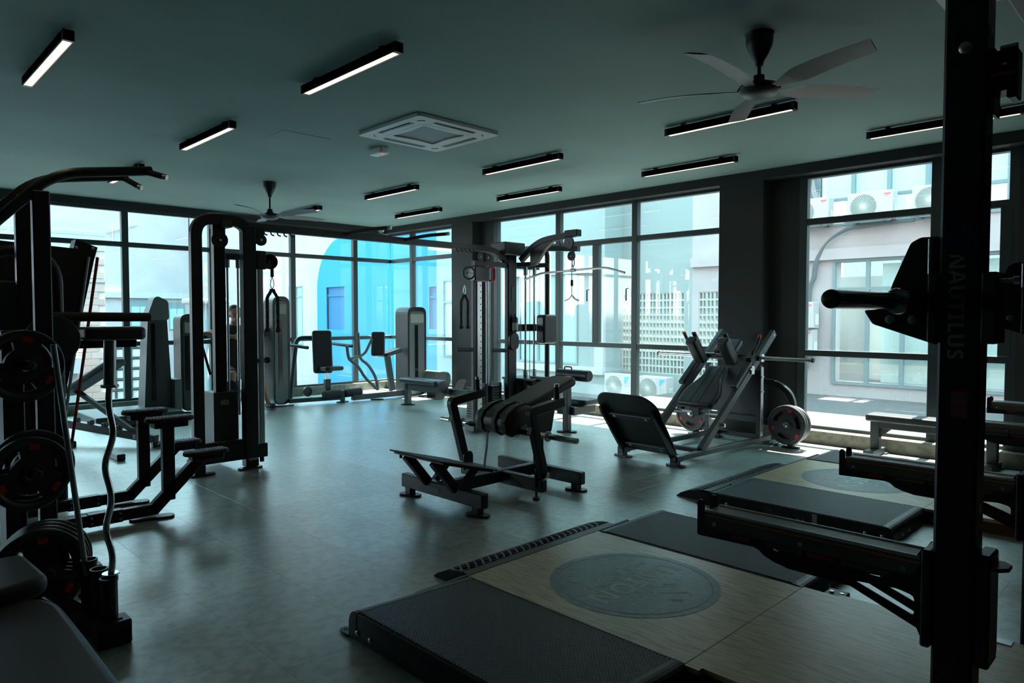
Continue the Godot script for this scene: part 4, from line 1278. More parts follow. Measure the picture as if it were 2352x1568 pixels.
# a rubber weight plate with three grip holes, axis +z through its own origin
func weight_plate(label: String, at: Vector3, yaw: float, r: float, th: float, group: String, turn := 0.0, marks := true) -> Node3D:
	var t := thing("weight_plate", label, "weight plate", at, group, yaw)
	var holes := []
	for k in 3:
		var h := []
		for i in 9: h.append(P2(cos(TAU * (i / 8.0 - 0.5) * 0.17), sin(TAU * (i / 8.0 - 0.5) * 0.17)) * r * 0.72)
		for i in 9: h.append(P2(cos(TAU * (0.5 - i / 8.0) * 0.14), sin(TAU * (0.5 - i / 8.0) * 0.14)) * r * 0.50)
		holes.append(h.map(func(p): return p.rotated(TAU * k / 3 + turn)))
	holes.append(MB.circle(0.0265, 20))
	part(t, "disc", MB.new().prism(MB.circle(r * 0.86, 48), th * 0.6, Transform3D(), holes), M.plate_rubber)
	part(t, "rim", MB.new().lathe([P2(r * 0.80, th * 0.3), P2(r * 0.84, th * 0.46), P2(r * 0.90, th * 0.5), P2(r * 0.97, th * 0.47), P2(r, th * 0.3), P2(r, -th * 0.3), P2(r * 0.97, -th * 0.47), P2(r * 0.90, -th * 0.5), P2(r * 0.84, -th * 0.46), P2(r * 0.80, -th * 0.3)].map(func(p): return P2(p.x, -p.y)), Vector3.ZERO, V(0, 0, 1), 48), M.plate_rim)
	part(t, "hub", MB.new().lathe([P2(0.027, -th * 0.5), P2(0.052, -th * 0.5), P2(0.058, -th * 0.3), P2(0.058, th * 0.3), P2(0.052, th * 0.5), P2(0.027, th * 0.5), P2(0.027, -th * 0.5)], Vector3.ZERO, V(0, 0, 1), 28), M.plate_rubber)
	part(t, "hub_ring", MB.new().lathe([P2(0.0262, -th * 0.5 - 0.001), P2(0.032, -th * 0.5 - 0.001), P2(0.032, th * 0.5 + 0.001), P2(0.0262, th * 0.5 + 0.001), P2(0.0262, -th * 0.5 - 0.001)], Vector3.ZERO, V(0, 0, 1), 24), M.brushed)
	if marks:
		for k in 3:
			var a := TAU * (k + 0.5) / 3 + turn
			var c := P2(cos(a), sin(a)) * r * 0.78
			for s in [-1.0, 1.0]:
				if s < 0: continue
				var q := part(t, "red_badge", MB.new().slab(MB.rrect(0.048, 0.048, 0.009), 0.004, 0.001, Transform3D(Basis(V(0, 0, 1), a), V(c.x, c.y, s * (th * 0.3 + 0.0015)))), M.red, "red weight badge")
				var o := text(q, "lettering", "20", 0.017, M.red_dim, Vector3.ZERO, Basis())
				o.transform = Transform3D(Basis(V(0, 0, 1), a + PI / 2), V(c.x, c.y, s * (th * 0.3 + 0.0038)))
	return t

func hack_squat() -> void:
	var yaw := -0.055
	var O := V(-4.04, 0, -6.9)
	var t := thing("hack_squat_machine", "dark plate-loaded hack squat machine with a sloping back pad and red-tipped handles", "gym machine", O, "", yaw)
	var bs = M.black_steel
	var gs = M.graphite_steel
	for s in [-1.0, 1.0]:
		var x: float = s * 0.335
		part(t, "base_beam", MB.new().beam(V(x, 0.078, 0.90), V(x, 0.078, -0.95), 0.055, 0.055, 0.005), gs)
		var fb := foot(MB.new(), x, 0.88, 0.22, 0.09)
		fb.bx(x - 0.04, x + 0.04, 0.015, 0.05, 0.86, 0.93, 0.003)
		part(t, "foot", fb, bs)
		part(t, "foot", foot(MB.new(), x + s * 0.03, -0.93, 0.22, 0.09).bx(x - 0.03, x + 0.03, 0.015, 0.05, -0.96, -0.90), bs)
		part(t, "front_cap", MB.new().bx(x - 0.045, x + 0.045, 0.045, 0.115, 0.80, 0.935, 0.012), bs)
		# inclined guide rail
		var a := V(x, 0.10, 0.46)
		var b := V(x, 1.30, -1.02)
		var d := (b - a).normalized()
		part(t, "guide_rail", MB.new().box((a + b) / 2, V(0.055, 0.085, (b - a).length()), 0.005, MB.frame(d, V(0, 1, 0))), gs)
		bolt_at(t, false, b - d * 0.05 + V(s * 0.028, 0, 0), V(s, 0, 0))
		part(t, "rear_post", MB.new().bx(x - 0.025, x + 0.025, 0.10, 0.93, -0.735, -0.685, 0.003), bs)
		var st := part(t, "band_plate", MB.new().bx(x + 0.026, x + 0.034, 0.12, 0.91, -0.745, -0.69, 0.001), M.silver, "pale drilled strip")
		for y in [0.17, 0.33, 0.63, 0.80]:
			for q in 2: part(st, "bolt", MB.new().cyl(V(x + 0.034, y, -0.73 + 0.025 * q), V(x + 0.046, y, -0.73 + 0.025 * q), 0.009, 8), M.bolt)
		# band arch behind the rail, down to the plate horn
		var hx: float = s * 0.625
		part(t, "storage_arch", MB.new().rtube(MB.fillet([V(s * 0.28, 0.735, -0.90), V(s * 0.42, 0.715, -0.955), V(s * 0.58, 0.60, -0.98), V(hx, 0.36, -0.98), V(hx, 0.04, -0.98)], 0.2, 6), 0.07, 0.06, V(0, 0, 1)), bs)
		part(t, "storage_post", MB.new().cyl(V(hx, 0.01, -0.90), V(hx, 0.16, -0.90), 0.045, 16), bs)
		part(t, "foot", foot(MB.new(), hx, -0.90, 0.2, 0.09, 0.3), bs)
		part(t, "plate_peg", MB.new().cyl(V(hx, 0.275, -1.0), V(hx, 0.275, -0.74), 0.0235, 18, 0.004), M.chrome)
		part(t, "peg_arm", MB.new().beam(V(s * 0.33, 0.27, -0.86), V(hx, 0.27, -0.99), 0.05, 0.07), bs)
	part(t, "cross_beam", MB.new().bx(-0.34, 0.34, 0.27, 0.345, -0.76, -0.70, 0.005), bs)
	part(t, "cross_beam", MB.new().bx(-0.34, 0.34, 0.05, 0.10, -0.94, -0.88, 0.004), bs)
	part(t, "cross_beam", MB.new().bx(-0.34, 0.34, 0.055, 0.10, 0.33, 0.39, 0.004), bs)
	part(t, "splash_panel", MB.new().bx(-0.31, 0.31, 0.36, 0.88, -0.72, -0.71), M.dark_plastic)
	# foot plate, seen from behind
	var pn := V(0, 0.62, -0.785).normalized()
	var pu := V(0, 0.785, 0.62)
	var FB := up_basis(pu, V(-1, 0, 0))
	var oc := V(0, 0.40, 1.075)
	part(t, "foot_plate", MB.new().slab(MB.rounded([P2(-0.33, -0.39), P2(0.33, -0.39), P2(0.38, 0.30), P2(0.27, 0.415), P2(-0.27, 0.415), P2(-0.38, 0.30)], 0.11, 6), 0.018, 0.005, Transform3D(FB, oc)), bs)
	for s in [-1.0, 1.0]:
		part(t, "plate_arm", MB.new().prism([P2(-0.40, 0.0), P2(0.20, 0.0), P2(0.26, 0.03), P2(0.26, 0.06), P2(0.20, 0.075), P2(-0.40, 0.09)], 0.03, Transform3D(Basis(FB.y, FB.z * -1.0 if FB.z.z < 0 else FB.z, V(1, 0, 0)), oc + V(s * 0.315, 0, 0))), bs)
		for e in [0.13, -0.29]:
			bolt_at(t, false, oc + V(s * 0.2, 0, 0) + FB.y * e + V(0, -0.62, 0.785) * 0.042, V(0, -0.62, 0.785), 0.016)
	for e in [0.13, -0.29]:
		part(t, "plate_stiffener", MB.new().box(oc + FB.y * e + V(0, -0.62, 0.785) * 0.025, V(0.60, 0.06, 0.035), 0.006, Basis(V(1, 0, 0), FB.y, V(1, 0, 0).cross(FB.y))), gs)
	# sled
	var rd := V(0, 0.63, -0.777).normalized()
	var nn := V(0, 0.777, 0.63)
	var SB := Basis(V(1, 0, 0), rd, V(1, 0, 0).cross(rd))
	for s in [-1.0, 1.0]:
		part(t, "carriage", MB.new().box(V(s * 0.335, 0.80, -0.36) + nn * 0.06, V(0.075, 0.42, 0.05), 0.008, SB), bs)
		part(t, "roller_cover", MB.new().box(V(s * 0.335, 0.98, -0.55) + nn * 0.05, V(0.09, 0.12, 0.09), 0.012, SB), bs)
		var c := V(s * 0.20, 0.955, -0.35)
		var pad := part(t, "shoulder_pad", MB.new().pad(c + nn * 0.17 + rd * 0.02, 0.135, 0.12, 0.34, Basis(V(1, 0, 0), rd, nn * (1.0 if V(1, 0, 0).cross(rd).dot(nn) > 0 else -1.0)), 0.03, 0.03), M.vinyl)
		part(pad, "seam", MB.new().pad(c + nn * 0.17 + rd * 0.02, 0.137, 0.004, 0.345, Basis(V(1, 0, 0), rd, nn), 0.002, 0.001), M.vinyl_seam)
		part(t, "pad_back", MB.new().box(c + nn * 0.20 + rd * 0.10, V(0.05, 0.03, 0.34), 0.006, Basis(V(1, 0, 0), rd, nn * (1.0 if V(1, 0, 0).cross(rd).dot(nn) > 0 else -1.0))), bs)
		# release handle with a red tip
		var hp := [V(s * 0.365, 0.90, -0.49), V(s * 0.38, 1.06, -0.51), V(s * 0.47, 1.13, -0.53), V(s * 0.58, 1.29, -0.56)] if s < 0 else [V(s * 0.365, 0.92, -0.50), V(s * 0.36, 1.10, -0.51), V(s * 0.40, 1.15, -0.52), V(s * 0.435, 1.28, -0.53)]
		var hd := part(t, "release_handle", MB.new().tube(MB.fillet(hp, 0.06), 0.013, 10), bs)
		var e0: Vector3 = hp[3]
		var e1: Vector3 = hp[2]
		var hv := (e0 - e1).normalized()
		part(hd, "grip", MB.new().cyl(e1 + hv * 0.02, e0 - hv * 0.02, 0.0185, 14, 0.003), M.rubber)
		part(hd, "red_tip", MB.new().cyl(e0 - hv * 0.032, e0 + hv * 0.003, 0.020, 14, 0.004), M.red, "red grip end")
		part(t, "catch", MB.new().bx(s * 0.36 - 0.02, s * 0.36 + 0.02, 0.84, 0.94, -0.53, -0.46, 0.006).cyl(V(s * 0.38, 0.90, -0.48), V(s * 0.38, 0.90, -0.42), 0.012, 10), M.brushed)
		part(t, "loading_sleeve", MB.new().cyl(V(s * 0.42, 1.02, -0.62), V(s * 1.0, 1.02, -0.62), 0.0245, 24, 0.004), M.chrome, "chrome loading sleeve")
		part(t, "sleeve_collar", MB.new().cyl(V(s * 0.40, 1.02, -0.62), V(s * 0.432, 1.02, -0.62), 0.045, 22, 0.006), M.brushed)
		part(t, "end_ring", MB.new().cyl(V(s * 0.985, 1.02, -0.62), V(s * 1.004, 1.02, -0.62), 0.0262, 20, 0.003), bs)
	part(t, "loading_bar", MB.new().cyl(V(-0.42, 1.02, -0.62), V(0.42, 1.02, -0.62), 0.036, 18), bs)
	# back pad with a waist, two seams
	var ol := []
	var L := 0.64
	for i in 13:
		var s := i / 12.0
		ol.append(P2(0.125 + 0.105 * (1.0 - smoothstep(0.30, 0.78, s)) - 0.02 * (1.0 - smoothstep(0.0, 0.12, s)), -L / 2 + L * s))
	var outl := []
	for p in ol: outl.append(p)
	for i in 13: outl.append(P2(-ol[12 - i].x, ol[12 - i].y))
	outl = MB.rounded(outl, 0.03, 2)
	var pc := V(0, 0.70, -0.165)
	var pz := SB.z if SB.z.dot(nn) > 0 else -SB.z
	var PB := Basis(V(1, 0, 0), rd, pz)
	var bp := part(t, "back_pad", MB.new().slab(outl, 0.085, 0.035, Transform3D(PB, pc)), M.vinyl, "black padded back rest")
	for s in [-1.0, 1.0]:
		part(bp, "seam", MB.new().tube([pc + PB * V(s * 0.055, -L / 2 + 0.02, 0.0425), pc + PB * V(s * 0.05, L / 2 - 0.02, 0.0425)], 0.0028, 6), M.vinyl_seam)
	part(t, "pad_board", MB.new().box(pc - pz * 0.06, V(0.20, L * 0.9, 0.03), 0.004, PB), bs)
	part(t, "pad_stop", MB.new().bx(-0.05, 0.05, 0.40, 0.50, 0.0, 0.06, 0.006), bs)
	var hc := V(0, 1.13, -0.60)
	part(t, "head_pad", MB.new().pad(hc, 0.30, 0.24, 0.07, PB, 0.05, 0.03), M.vinyl, "black head pad")
	part(t, "warning_label", MB.new().box(V(0.20, 0.66, -0.50), V(0.09, 0.05, 0.002), 0, PB), M.print_blue)
	part(t, "tie_bar", MB.new().cyl(V(-0.33, 0.42, -0.02), V(0.33, 0.42, -0.02), 0.016, 12), M.brushed)
	for s in [-1.0, 1.0]:
		part(t, "lock_knob", MB.new().cyl(V(s * 0.36, 0.33, 0.10), V(s * 0.40, 0.33, 0.10), 0.022, 14, 0.006), M.bolt)
	# plates stored on the machine
	var X := Transform3D(Basis(Vector3.UP, yaw), O)
	var lab := [["front red-badged plate stored right of the hack squat, facing the camera", "second plate in the pair stored right of the hack squat, behind the front one", "rearmost smaller-looking plate stored right of the hack squat against the window"], ["plate with red badges stored left of the hack squat, beneath its back pad", "plate behind the front one stored left of the hack squat"]]
	for i in 3:
		weight_plate(lab[0][i], X * V(0.625, 0.272, -0.80 - [0.0, 0.044, 0.14][i]), yaw, 0.222 if i < 2 else 0.205, 0.042, "plates stored on the hack squat", 0.3 + i)
	for i in 2:
		weight_plate(lab[1][i], X * V(-0.625, 0.272, -0.80 - 0.046 * i), yaw, 0.222, 0.042, "plates stored on the hack squat", 0.5 + i)
	# flat bench by the window
	var bn := thing("flat_bench", "flat black bench with its end showing beside the near rack post, by the window", "bench", V(-2.3, 0, -8.0))
	wpart(bn, "pad", MB.new().slab(MB.rrect(1.25, 0.27, 0.04), 0.075, 0.022, Transform3D(Basis(V(1, 0, 0), V(0, 0, -1), V(0, 1, 0)), V(-2.0, 0.415, -8.0))), M.vinyl)
	wpart(bn, "spine", MB.new().bx(-2.58, -1.4, 0.30, 0.375, -8.04, -7.96, 0.006), gs)
	for x in [-2.55, -1.5]:
		wpart(bn, "leg", MB.new().bx(x - 0.045, x + 0.045, 0.06, 0.37, -8.045, -7.955, 0.006), gs)
		wpart(bn, "foot_beam", MB.new().bx(x - 0.05, x + 0.05, 0.012, 0.075, -8.16, -7.76, 0.006), gs)
		for z in [-8.15, -7.77]: wpart(bn, "foot", foot(MB.new(), x, z, 0.16, 0.08, 0.0), bs)
	wpart(bn, "gusset", MB.new().prism([P2(-2.505, 0.31), P2(-2.38, 0.31), P2(-2.505, 0.20)], 0.012, Transform3D(Basis(), V(0, 0, -7.99))), gs)
	wpart(bn, "wheel", MB.new().cyl(V(-2.63, 0.035, -7.92), V(-2.60, 0.035, -7.92), 0.034, 16, 0.006), M.rubber)

func glute_bench() -> void:
	var t := thing("glute_drive_machine", "black glute bridge machine with slanted foot plate, hip belt and two lever arms", "gym machine", V(-4.28, 0, -4.0))
	var bs = M.black_steel
	var cx := -4.28
	wpart(t, "front_beam", MB.new().bx(-4.78, -3.775, 0.068, 0.18, -3.49, -3.42, 0.008), bs)
	wpart(t, "center_beam", MB.new().bx(cx - 0.035, cx + 0.035, 0.085, 0.185, -4.55, -3.48, 0.006), bs)
	wpart(t, "middle_beam", MB.new().bx(-4.78, -3.78, 0.075, 0.18, -4.14, -4.07, 0.008), bs)
	wpart(t, "rear_beam", MB.new().bx(-4.78, -3.76, 0.06, 0.17, -4.60, -4.53, 0.008), bs)
	for p in [[-4.70, -3.455, 0.3], [-3.86, -3.455, 0.3], [-4.70, -4.57, 0.2], [-3.84, -4.57, 0.2]]:
		wpart(t, "foot", foot(MB.new(), p[0], p[1], 0.20, 0.10, p[2]).bx(p[0] - 0.035, p[0] + 0.035, 0.015, 0.075, p[1] - 0.03, p[1] + 0.03, 0.004), bs)
	for x in [-4.68, -3.87]:
		wpart(t, "leveling_foot", MB.new().cyl(V(x, 0.0, -4.105), V(x, 0.02, -4.105), 0.03, 16, 0.004).cyl(V(x, 0.02, -4.105), V(x, 0.08, -4.105), 0.01, 10), bs)
	# sloped foot plate on two pairs of struts
	var pu := V(0, 0.15, 0.56).normalized()
	var PB := up_basis(pu, V(1, 0, 0))
	wpart(t, "foot_plate", MB.new().box(V(cx + 0.01, 0.358, -3.46), V(0.66, 0.58, 0.012), 0.003, PB), M.rubber)
	wpart(t, "plate_frame", MB.new().box(V(cx + 0.01, 0.343, -3.46), V(0.62, 0.52, 0.012), 0.002, PB), bs)
	for x in [cx - 0.17, cx + 0.17]:
		wpart(t, "strut", MB.new().beam(V(x, 0.14, -3.46), V(x, 0.40, -3.24), 0.06, 0.07), bs)
		wpart(t, "strut", MB.new().beam(V(x, 0.14, -3.50), V(x, 0.30, -3.66), 0.05, 0.05), bs)
	wpart(t, "bumper", MB.new().cyl(V(-4.53, 0.37, -3.24), V(-4.53, 0.395, -3.24), 0.012, 10), M.rubber)
	var n1 := wpart(t, "badge", MB.new().slab(MB.rrect(0.16, 0.045, 0.015), 0.003, 0.001, Transform3D(Basis(), V(-4.36, 0.115, -3.4185))), M.dark_plastic)
	wpart(n1, "badge_rim", MB.new().prism(MB.rrect(0.164, 0.049, 0.016), 0.002, Transform3D(Basis(), V(-4.36, 0.115, -3.4185)), [MB.rrect(0.154, 0.039, 0.013)]), M.graphite_steel)
	text(t, "lettering", "GLUTE DRIVE", 0.062, M.graphite_steel, V(cx + 0.0365, 0.132, -3.78), Basis(V(0, 0, -1), V(0, 1, 0), V(1, 0, 0)), 0.001, "dim grey lettering along the centre beam")
	var lb := wpart(t, "notice_label", MB.new().bx(-4.13, -3.99, 0.085, 0.165, -4.0705, -4.0690), M.sticker_dim)
	for i in 6: wpart(lb, "fine_print", MB.new().bx(-4.12, -4.0, 0.094 + 0.011 * i, 0.0965 + 0.011 * i, -4.069, -4.0686), M.dark_plastic)
	# lever arms
	for s in [-1.0, 1.0]:
		var x: float = cx + s * 0.485
		var a := wpart(t, "lever_arm", MB.new().rtube(MB.fillet([V(x, 0.20, -4.11), V(x, 0.735, -3.955), V(x, 0.785, -4.33)], 0.03, 3), 0.075, 0.065, V(1, 0, 0)), bs)
		wpart(a, "pivot", MB.new().cyl(V(x - 0.05, 0.215, -4.11), V(x + 0.05, 0.215, -4.11), 0.024, 18, 0.003), M.brushed)
		wpart(a, "pivot_plate", MB.new().prism(MB.rounded([P2(-0.055, -0.09), P2(0.055, -0.09), P2(0.055, 0.05), P2(0.03, 0.08), P2(-0.03, 0.08), P2(-0.055, 0.05)], 0.02, 3), 0.012, Transform3D(Basis(V(0, 0, -1), V(0, 1, 0), V(1, 0, 0)), V(x - s * 0.045, 0.20, -4.11))), bs)
		var g := wpart(a, "hand_grip", MB.new().cyl(V(x, 0.79, -4.27), V(x, 0.915, -4.265), 0.020, 14), M.rubber)
		wpart(g, "grip_cap", MB.new().cyl(V(x, 0.912, -4.265), V(x, 0.94, -4.264), 0.021, 14, 0.003), M.brushed)
		wpart(a, "arm_label", MB.new().box(V(x, 0.62, -3.953), V(0.045, 0.12, 0.002), 0, MB.frame(V(0, 0.155, 0.535), V(0, 1, 0))), M.sticker_dim)
		wpart(a, "loading_sleeve", MB.new().cyl(V(cx + s * 0.42, 0.53, -4.12), V(cx + s * 0.83, 0.53, -4.12), 0.0245, 22, 0.004), M.chrome, "chrome loading sleeve")
		wpart(a, "sleeve_collar", MB.new().cyl(V(cx + s * 0.515, 0.53, -4.12), V(cx + s * 0.535, 0.53, -4.12), 0.042, 20, 0.004), M.brushed)
	wpart(t, "hip_bar", MB.new().cyl(V(cx - 0.46, 0.53, -4.12), V(cx + 0.46, 0.53, -4.12), 0.024, 16), bs)
	# back pad and its post
	wpart(t, "post", MB.new().bx(cx - 0.035, cx + 0.035, 0.16, 0.74, -4.60, -4.53, 0.005), bs)
	var d := V(0, 0.235, -0.80).normalized()
	var BB := up_basis(d, V(1, 0, 0))
	var nrm := BB.z if BB.z.y > 0 else -BB.z
	wpart(t, "back_pad", MB.new().slab(MB.rrect(0.32, 0.80, 0.07), 0.075, 0.03, Transform3D(Basis(BB.x, BB.y, nrm), V(cx, 0.79, -4.55))), M.vinyl, "black back pad")
	wpart(t, "pad_bracket", MB.new().box(V(cx, 0.735, -4.55), V(0.16, 0.5, 0.03), 0.004, Basis(BB.x, BB.y, nrm)), bs)
	wpart(t, "side_bracket", MB.new().prism(MB.rounded([P2(-0.13, -0.20), P2(0.10, -0.20), P2(0.15, 0.0), P2(0.10, 0.10), P2(-0.10, 0.06)], 0.02, 3), 0.015, Transform3D(Basis(V(0, 0, -1), V(0, 1, 0), V(1, 0, 0)), V(cx + 0.19, 0.68, -4.42))), bs)
	bolt_at(t, true, V(cx + 0.2, 0.70, -4.42), V(1, 0, 0), 0.016)
	# hip belt slung over the bar
	var bt := wpart(t, "hip_belt", MB.new().slab([P2(-0.17, -0.03), P2(-0.12, -0.075), P2(0.0, -0.085), P2(0.12, -0.075), P2(0.17, -0.03), P2(0.16, 0.06), P2(0.10, 0.11), P2(0.0, 0.125), P2(-0.10, 0.11), P2(-0.16, 0.06)], 0.46, 0.06, Transform3D(Basis(V(0, 0.35, -1).normalized(), V(0, 1, 0.35).normalized(), V(1, 0, 0)), V(cx, 0.615, -4.14)), 5), M.dark_plastic, "glossy black padded hip belt")
	for e in [-0.12, 0.05, 0.17]:
		wpart(bt, "belt_strap", MB.new().prism([P2(-0.185, -0.03), P2(-0.13, -0.088), P2(0.0, -0.097), P2(0.13, -0.088), P2(0.185, -0.03), P2(0.172, 0.068), P2(0.11, 0.122), P2(0.0, 0.137), P2(-0.11, 0.122), P2(-0.172, 0.068)].map(func(p): return p), 0.04, Transform3D(Basis(V(0, 0.35, -1).normalized(), V(0, 1, 0.35).normalized(), V(1, 0, 0)), V(cx + e, 0.615, -4.14))), M.vinyl)
	for e in [-0.19, 0.19]: wpart(bt, "belt_ring", MB.new().lathe([P2(0.028, -0.005), P2(0.036, -0.005), P2(0.036, 0.005), P2(0.028, 0.005), P2(0.028, -0.005)], V(cx + e, 0.52, -4.10), V(1, 0, 0), 18), M.bolt)
	var sp := []
	for i in 9:
		var s := i / 8.0
		sp.append(V(cx - 0.085 + 0.02 * sin(s * 5.0), 0.54 - 0.43 * s, -4.02 + 0.03 * sin(s * 3.0)))
	wpart(bt, "loose_strap", MB.new().rtube(sp, 0.004, 0.034, V(1, 0.0, 0.25).normalized(), 0.001), M.rubber)

func pulley(p: Node3D, c: Vector3, ax: Vector3, r := 0.06) -> void:
	wpart(p, "pulley", MB.new().lathe([P2(0, -0.012), P2(r, -0.012), P2(r - 0.008, 0.0), P2(r, 0.012), P2(0, 0.012)], c, ax, 24), M.dark_plastic)
	bolt_at(p, true, c + ax * 0.013, ax, 0.012)

func rope(label: String, at: Vector3, zw: float) -> void:
	var t := thing("triceps_rope", label, "rope handle", at, "hanging rope handles")
	part(t, "carabiner", MB.new().tube(MB.fillet([V(0, 0, 0), V(0, -0.04, 0.016), V(0, -0.09, 0.02), V(0, -0.12, 0), V(0, -0.09, -0.02), V(0, -0.04, -0.016), V(0, 0, 0)], 0.02, 3), 0.005, 8), M.chrome)
	for s in [-1.0, 1.0]:
		var b := MB.new()
		for k in 3:
			var p := []
			for i in 37:
				var q := i / 36.0
				var a := q * 26.0 + TAU * k / 3
				p.append(V(cos(a) * 0.009, -0.12 - 0.40 * q, s * (0.01 + zw * smoothstep(0.0, 0.25, q)) + sin(a) * 0.009))
			b.tube(p, 0.010, 6)
		part(t, "rope", b, M.rubber)
		part(t, "stopper", MB.new().ball(V(0, -0.53, s * (0.01 + zw)), V(0.03, 0.026, 0.03), 14), M.rubber)

func cable_station() -> void:
	var bs = M.black_steel
	var t := thing("cable_crossover_column", "tall black cable column with arched frame and weight shroud, left end of the crossover", "gym machine", V(-6.8, 0, -2.75))
	wpart(t, "arch_frame", MB.new().rtube(MB.fillet([V(-6.65, 0.02, -2.47), V(-6.65, 2.40, -2.47), V(-6.65, 2.40, -2.965), V(-6.65, 0.02, -2.965)], 0.17, 7), 0.10, 0.075, V(1, 0, 0)), bs)
	wpart(t, "wide_post", MB.new().bx(-6.70, -6.60, 0.02, 2.36, -3.03, -2.90, 0.008), bs)
	wpart(t, "inner_column", MB.new().bx(-6.88, -6.80, 0.7, 2.36, -2.81, -2.70, 0.006), bs)
	wpart(t, "top_beam", MB.new().bx(-6.9, -6.6, 2.33, 2.40, -2.8, -2.70, 0.005).bx(-6.93, -6.86, 2.05, 2.11, -3.0, -2.74, 0.005), M.graphite_steel)
	pulley(t, V(-6.66, 2.21, -2.70), V(1, 0, 0), 0.075)
	pulley(t, V(-6.62, 2.235, -3.085), V(1, 0, 0), 0.055)
	wpart(t, "pulley_mount", MB.new().bx(-6.72, -6.67, 2.2, 2.36, -2.76, -2.64, 0.004).bx(-6.68, -6.635, 2.2, 2.36, -3.13, -3.03, 0.004), bs)
	for z in [-2.865, -2.97]: wpart(t, "guide_rod", MB.new().cyl(V(-6.9, 0.5, z), V(-6.9, 2.08, z), 0.0125, 12).cyl(V(-6.9, 1.97, z), V(-6.9, 2.08, z), 0.026, 12), M.brushed)
	wpart(t, "weight_shroud", MB.new().bx(-7.02, -6.76, 0.24, 0.755, -2.90, -2.66, 0.006), M.graphite_steel, "teal grey weight shroud")
	wpart(t, "shroud_badge", MB.new().slab(MB.rrect(0.085, 0.05, 0.014), 0.012, 0.003, Transform3D(Basis(V(0, 0, -1), V(0, 1, 0), V(1, 0, 0)), V(-6.755, 0.655, -2.76))), M.silver)
	wpart(t, "lower_wheel", MB.new().cyl(V(-6.95, 0.77, -2.88), V(-6.91, 0.77, -2.88), 0.085, 24, 0.006), M.dark_plastic)
	wpart(t, "base_plate", MB.new().bx(-7.5, -6.62, 0.16, 0.215, -3.0, -2.5, 0.008), bs)
	wpart(t, "base_beam", MB.new().bx(-6.69, -6.62, 0.10, 0.30, -2.95, -2.47, 0.008), bs)
	for p in [[-6.63, -2.95], [-6.65, -2.5], [-7.4, -2.75]]: wpart(t, "foot", foot(MB.new(), p[0], p[1], 0.24, 0.09, PI / 2), bs)
	wpart(t, "chrome_rail", MB.new().bx(-6.68, -6.62, 0.22, 2.1, -3.105, -3.05, 0.006), M.brushed, "bright sliding rail")
	wpart(t, "rail_socket", MB.new().bx(-6.69, -6.61, 0.10, 0.235, -3.125, -3.035, 0.005).cyl(V(-6.65, 0.05, -3.08), V(-6.65, 0.11, -3.08), 0.022, 12), bs)
	wpart(t, "carriage", MB.new().bx(-6.70, -6.60, 1.95, 2.13, -3.13, -3.03, 0.008).bx(-6.68, -6.62, 1.96, 2.02, -3.21, -3.12, 0.005), bs)
	pulley(t, V(-6.65, 2.03, -3.19), V(0.75, 0, 0.66), 0.075)
	wpart(t, "cable_end", MB.new().cyl(V(-6.65, 1.88, -3.21), V(-6.65, 1.97, -3.21), 0.017, 12), M.rubber)
	wpart(t, "grip_arm", MB.new().cyl(V(-6.65, 1.05, -3.0), V(-6.65, 1.055, -3.14), 0.022, 14).ball(V(-6.65, 1.055, -3.15), V(0.033, 0.033, 0.033), 14), M.rubber)
	wpart(t, "pale_label", MB.new().bx(-6.60, -6.598, 0.088, 0.108, -3.025, -2.925), M.silver)
	rope("black twisted rope handle hanging from the left crossover column", V(-6.65, 1.88, -3.21), 0.045)
	# the beam between the columns, with pull-up grips
	var b := thing("pull_up_beam", "long dark beam joining the two cable columns with pull-up grips on it", "beam", V(-6.75, 2.37, -4.8))
	wpart(b, "beam", MB.new().rtube(MB.fillet([V(-6.75, 2.375, -2.98), V(-6.75, 2.365, -6.2), V(-6.73, 2.33, -6.38), V(-6.7, 2.2, -6.54)], 0.12, 5), 0.075, 0.07, V(1, 0, 0)), M.graphite_steel)
	for z in [-4.2, -5.0]:
		for s in [-1.0, 1.0]:
			var g := wpart(b, "pull_up_grip", MB.new().tube(MB.fillet([V(-6.75, 2.38, z + s * 0.12), V(-6.75 + 0.30 * s, 2.42, z), V(-6.75 + 0.52 * s, 2.43, z - 0.12)], 0.1), 0.02, 10), M.rubber)
			wpart(g, "end_cap", MB.new().cyl(V(-6.75 + 0.51 * s, 2.43, z - 0.114), V(-6.75 + 0.545 * s, 2.431, z - 0.13), 0.022, 12, 0.003), M.brushed)
	for z0 in [-3.16, -5.66]:
		var h := MB.new()
		for i in 5: h.tube(MB.fillet([V(-6.71, 2.34, z0 - 0.07 * i), V(-6.70, 2.305, z0 - 0.07 * i), V(-6.70, 2.30, z0 - 0.03 - 0.07 * i)], 0.02, 3), 0.008, 6)
		wpart(b, "accessory_hooks", h, M.rubber).set_meta("kind", "stuff")
	# multi-station tower
	t = thing("cable_station", "tall multi-station cable tower with lat pulldown arm between the column and tall window", "gym machine", V(-6.7, 0, -6.6))
	wpart(t, "main_post", MB.new().bx(-6.74, -6.66, 0.02, 2.43, -6.68, -6.515, 0.012), bs)
	wpart(t, "post_badge", MB.new().slab(MB.rrect(0.05, 0.22, 0.024), 0.006, 0.002, Transform3D(Basis(V(0, 0, -1), V(0, 1, 0), V(1, 0, 0)), V(-6.657, 1.78, -6.60))), M.graphite_steel)
	wpart(t, "top_plate", MB.new().bx(-6.9, -6.62, 2.30, 2.47, -6.80, -6.42, 0.01), M.graphite_steel)
	wpart(t, "lat_arm", MB.new().rtube(MB.fillet([V(-6.62, 2.24, -6.72), V(-6.30, 2.47, -6.72), V(-5.62, 2.52, -6.72)], 0.2, 6), 0.075, 0.07, V(0, 0, 1)), M.graphite_steel)
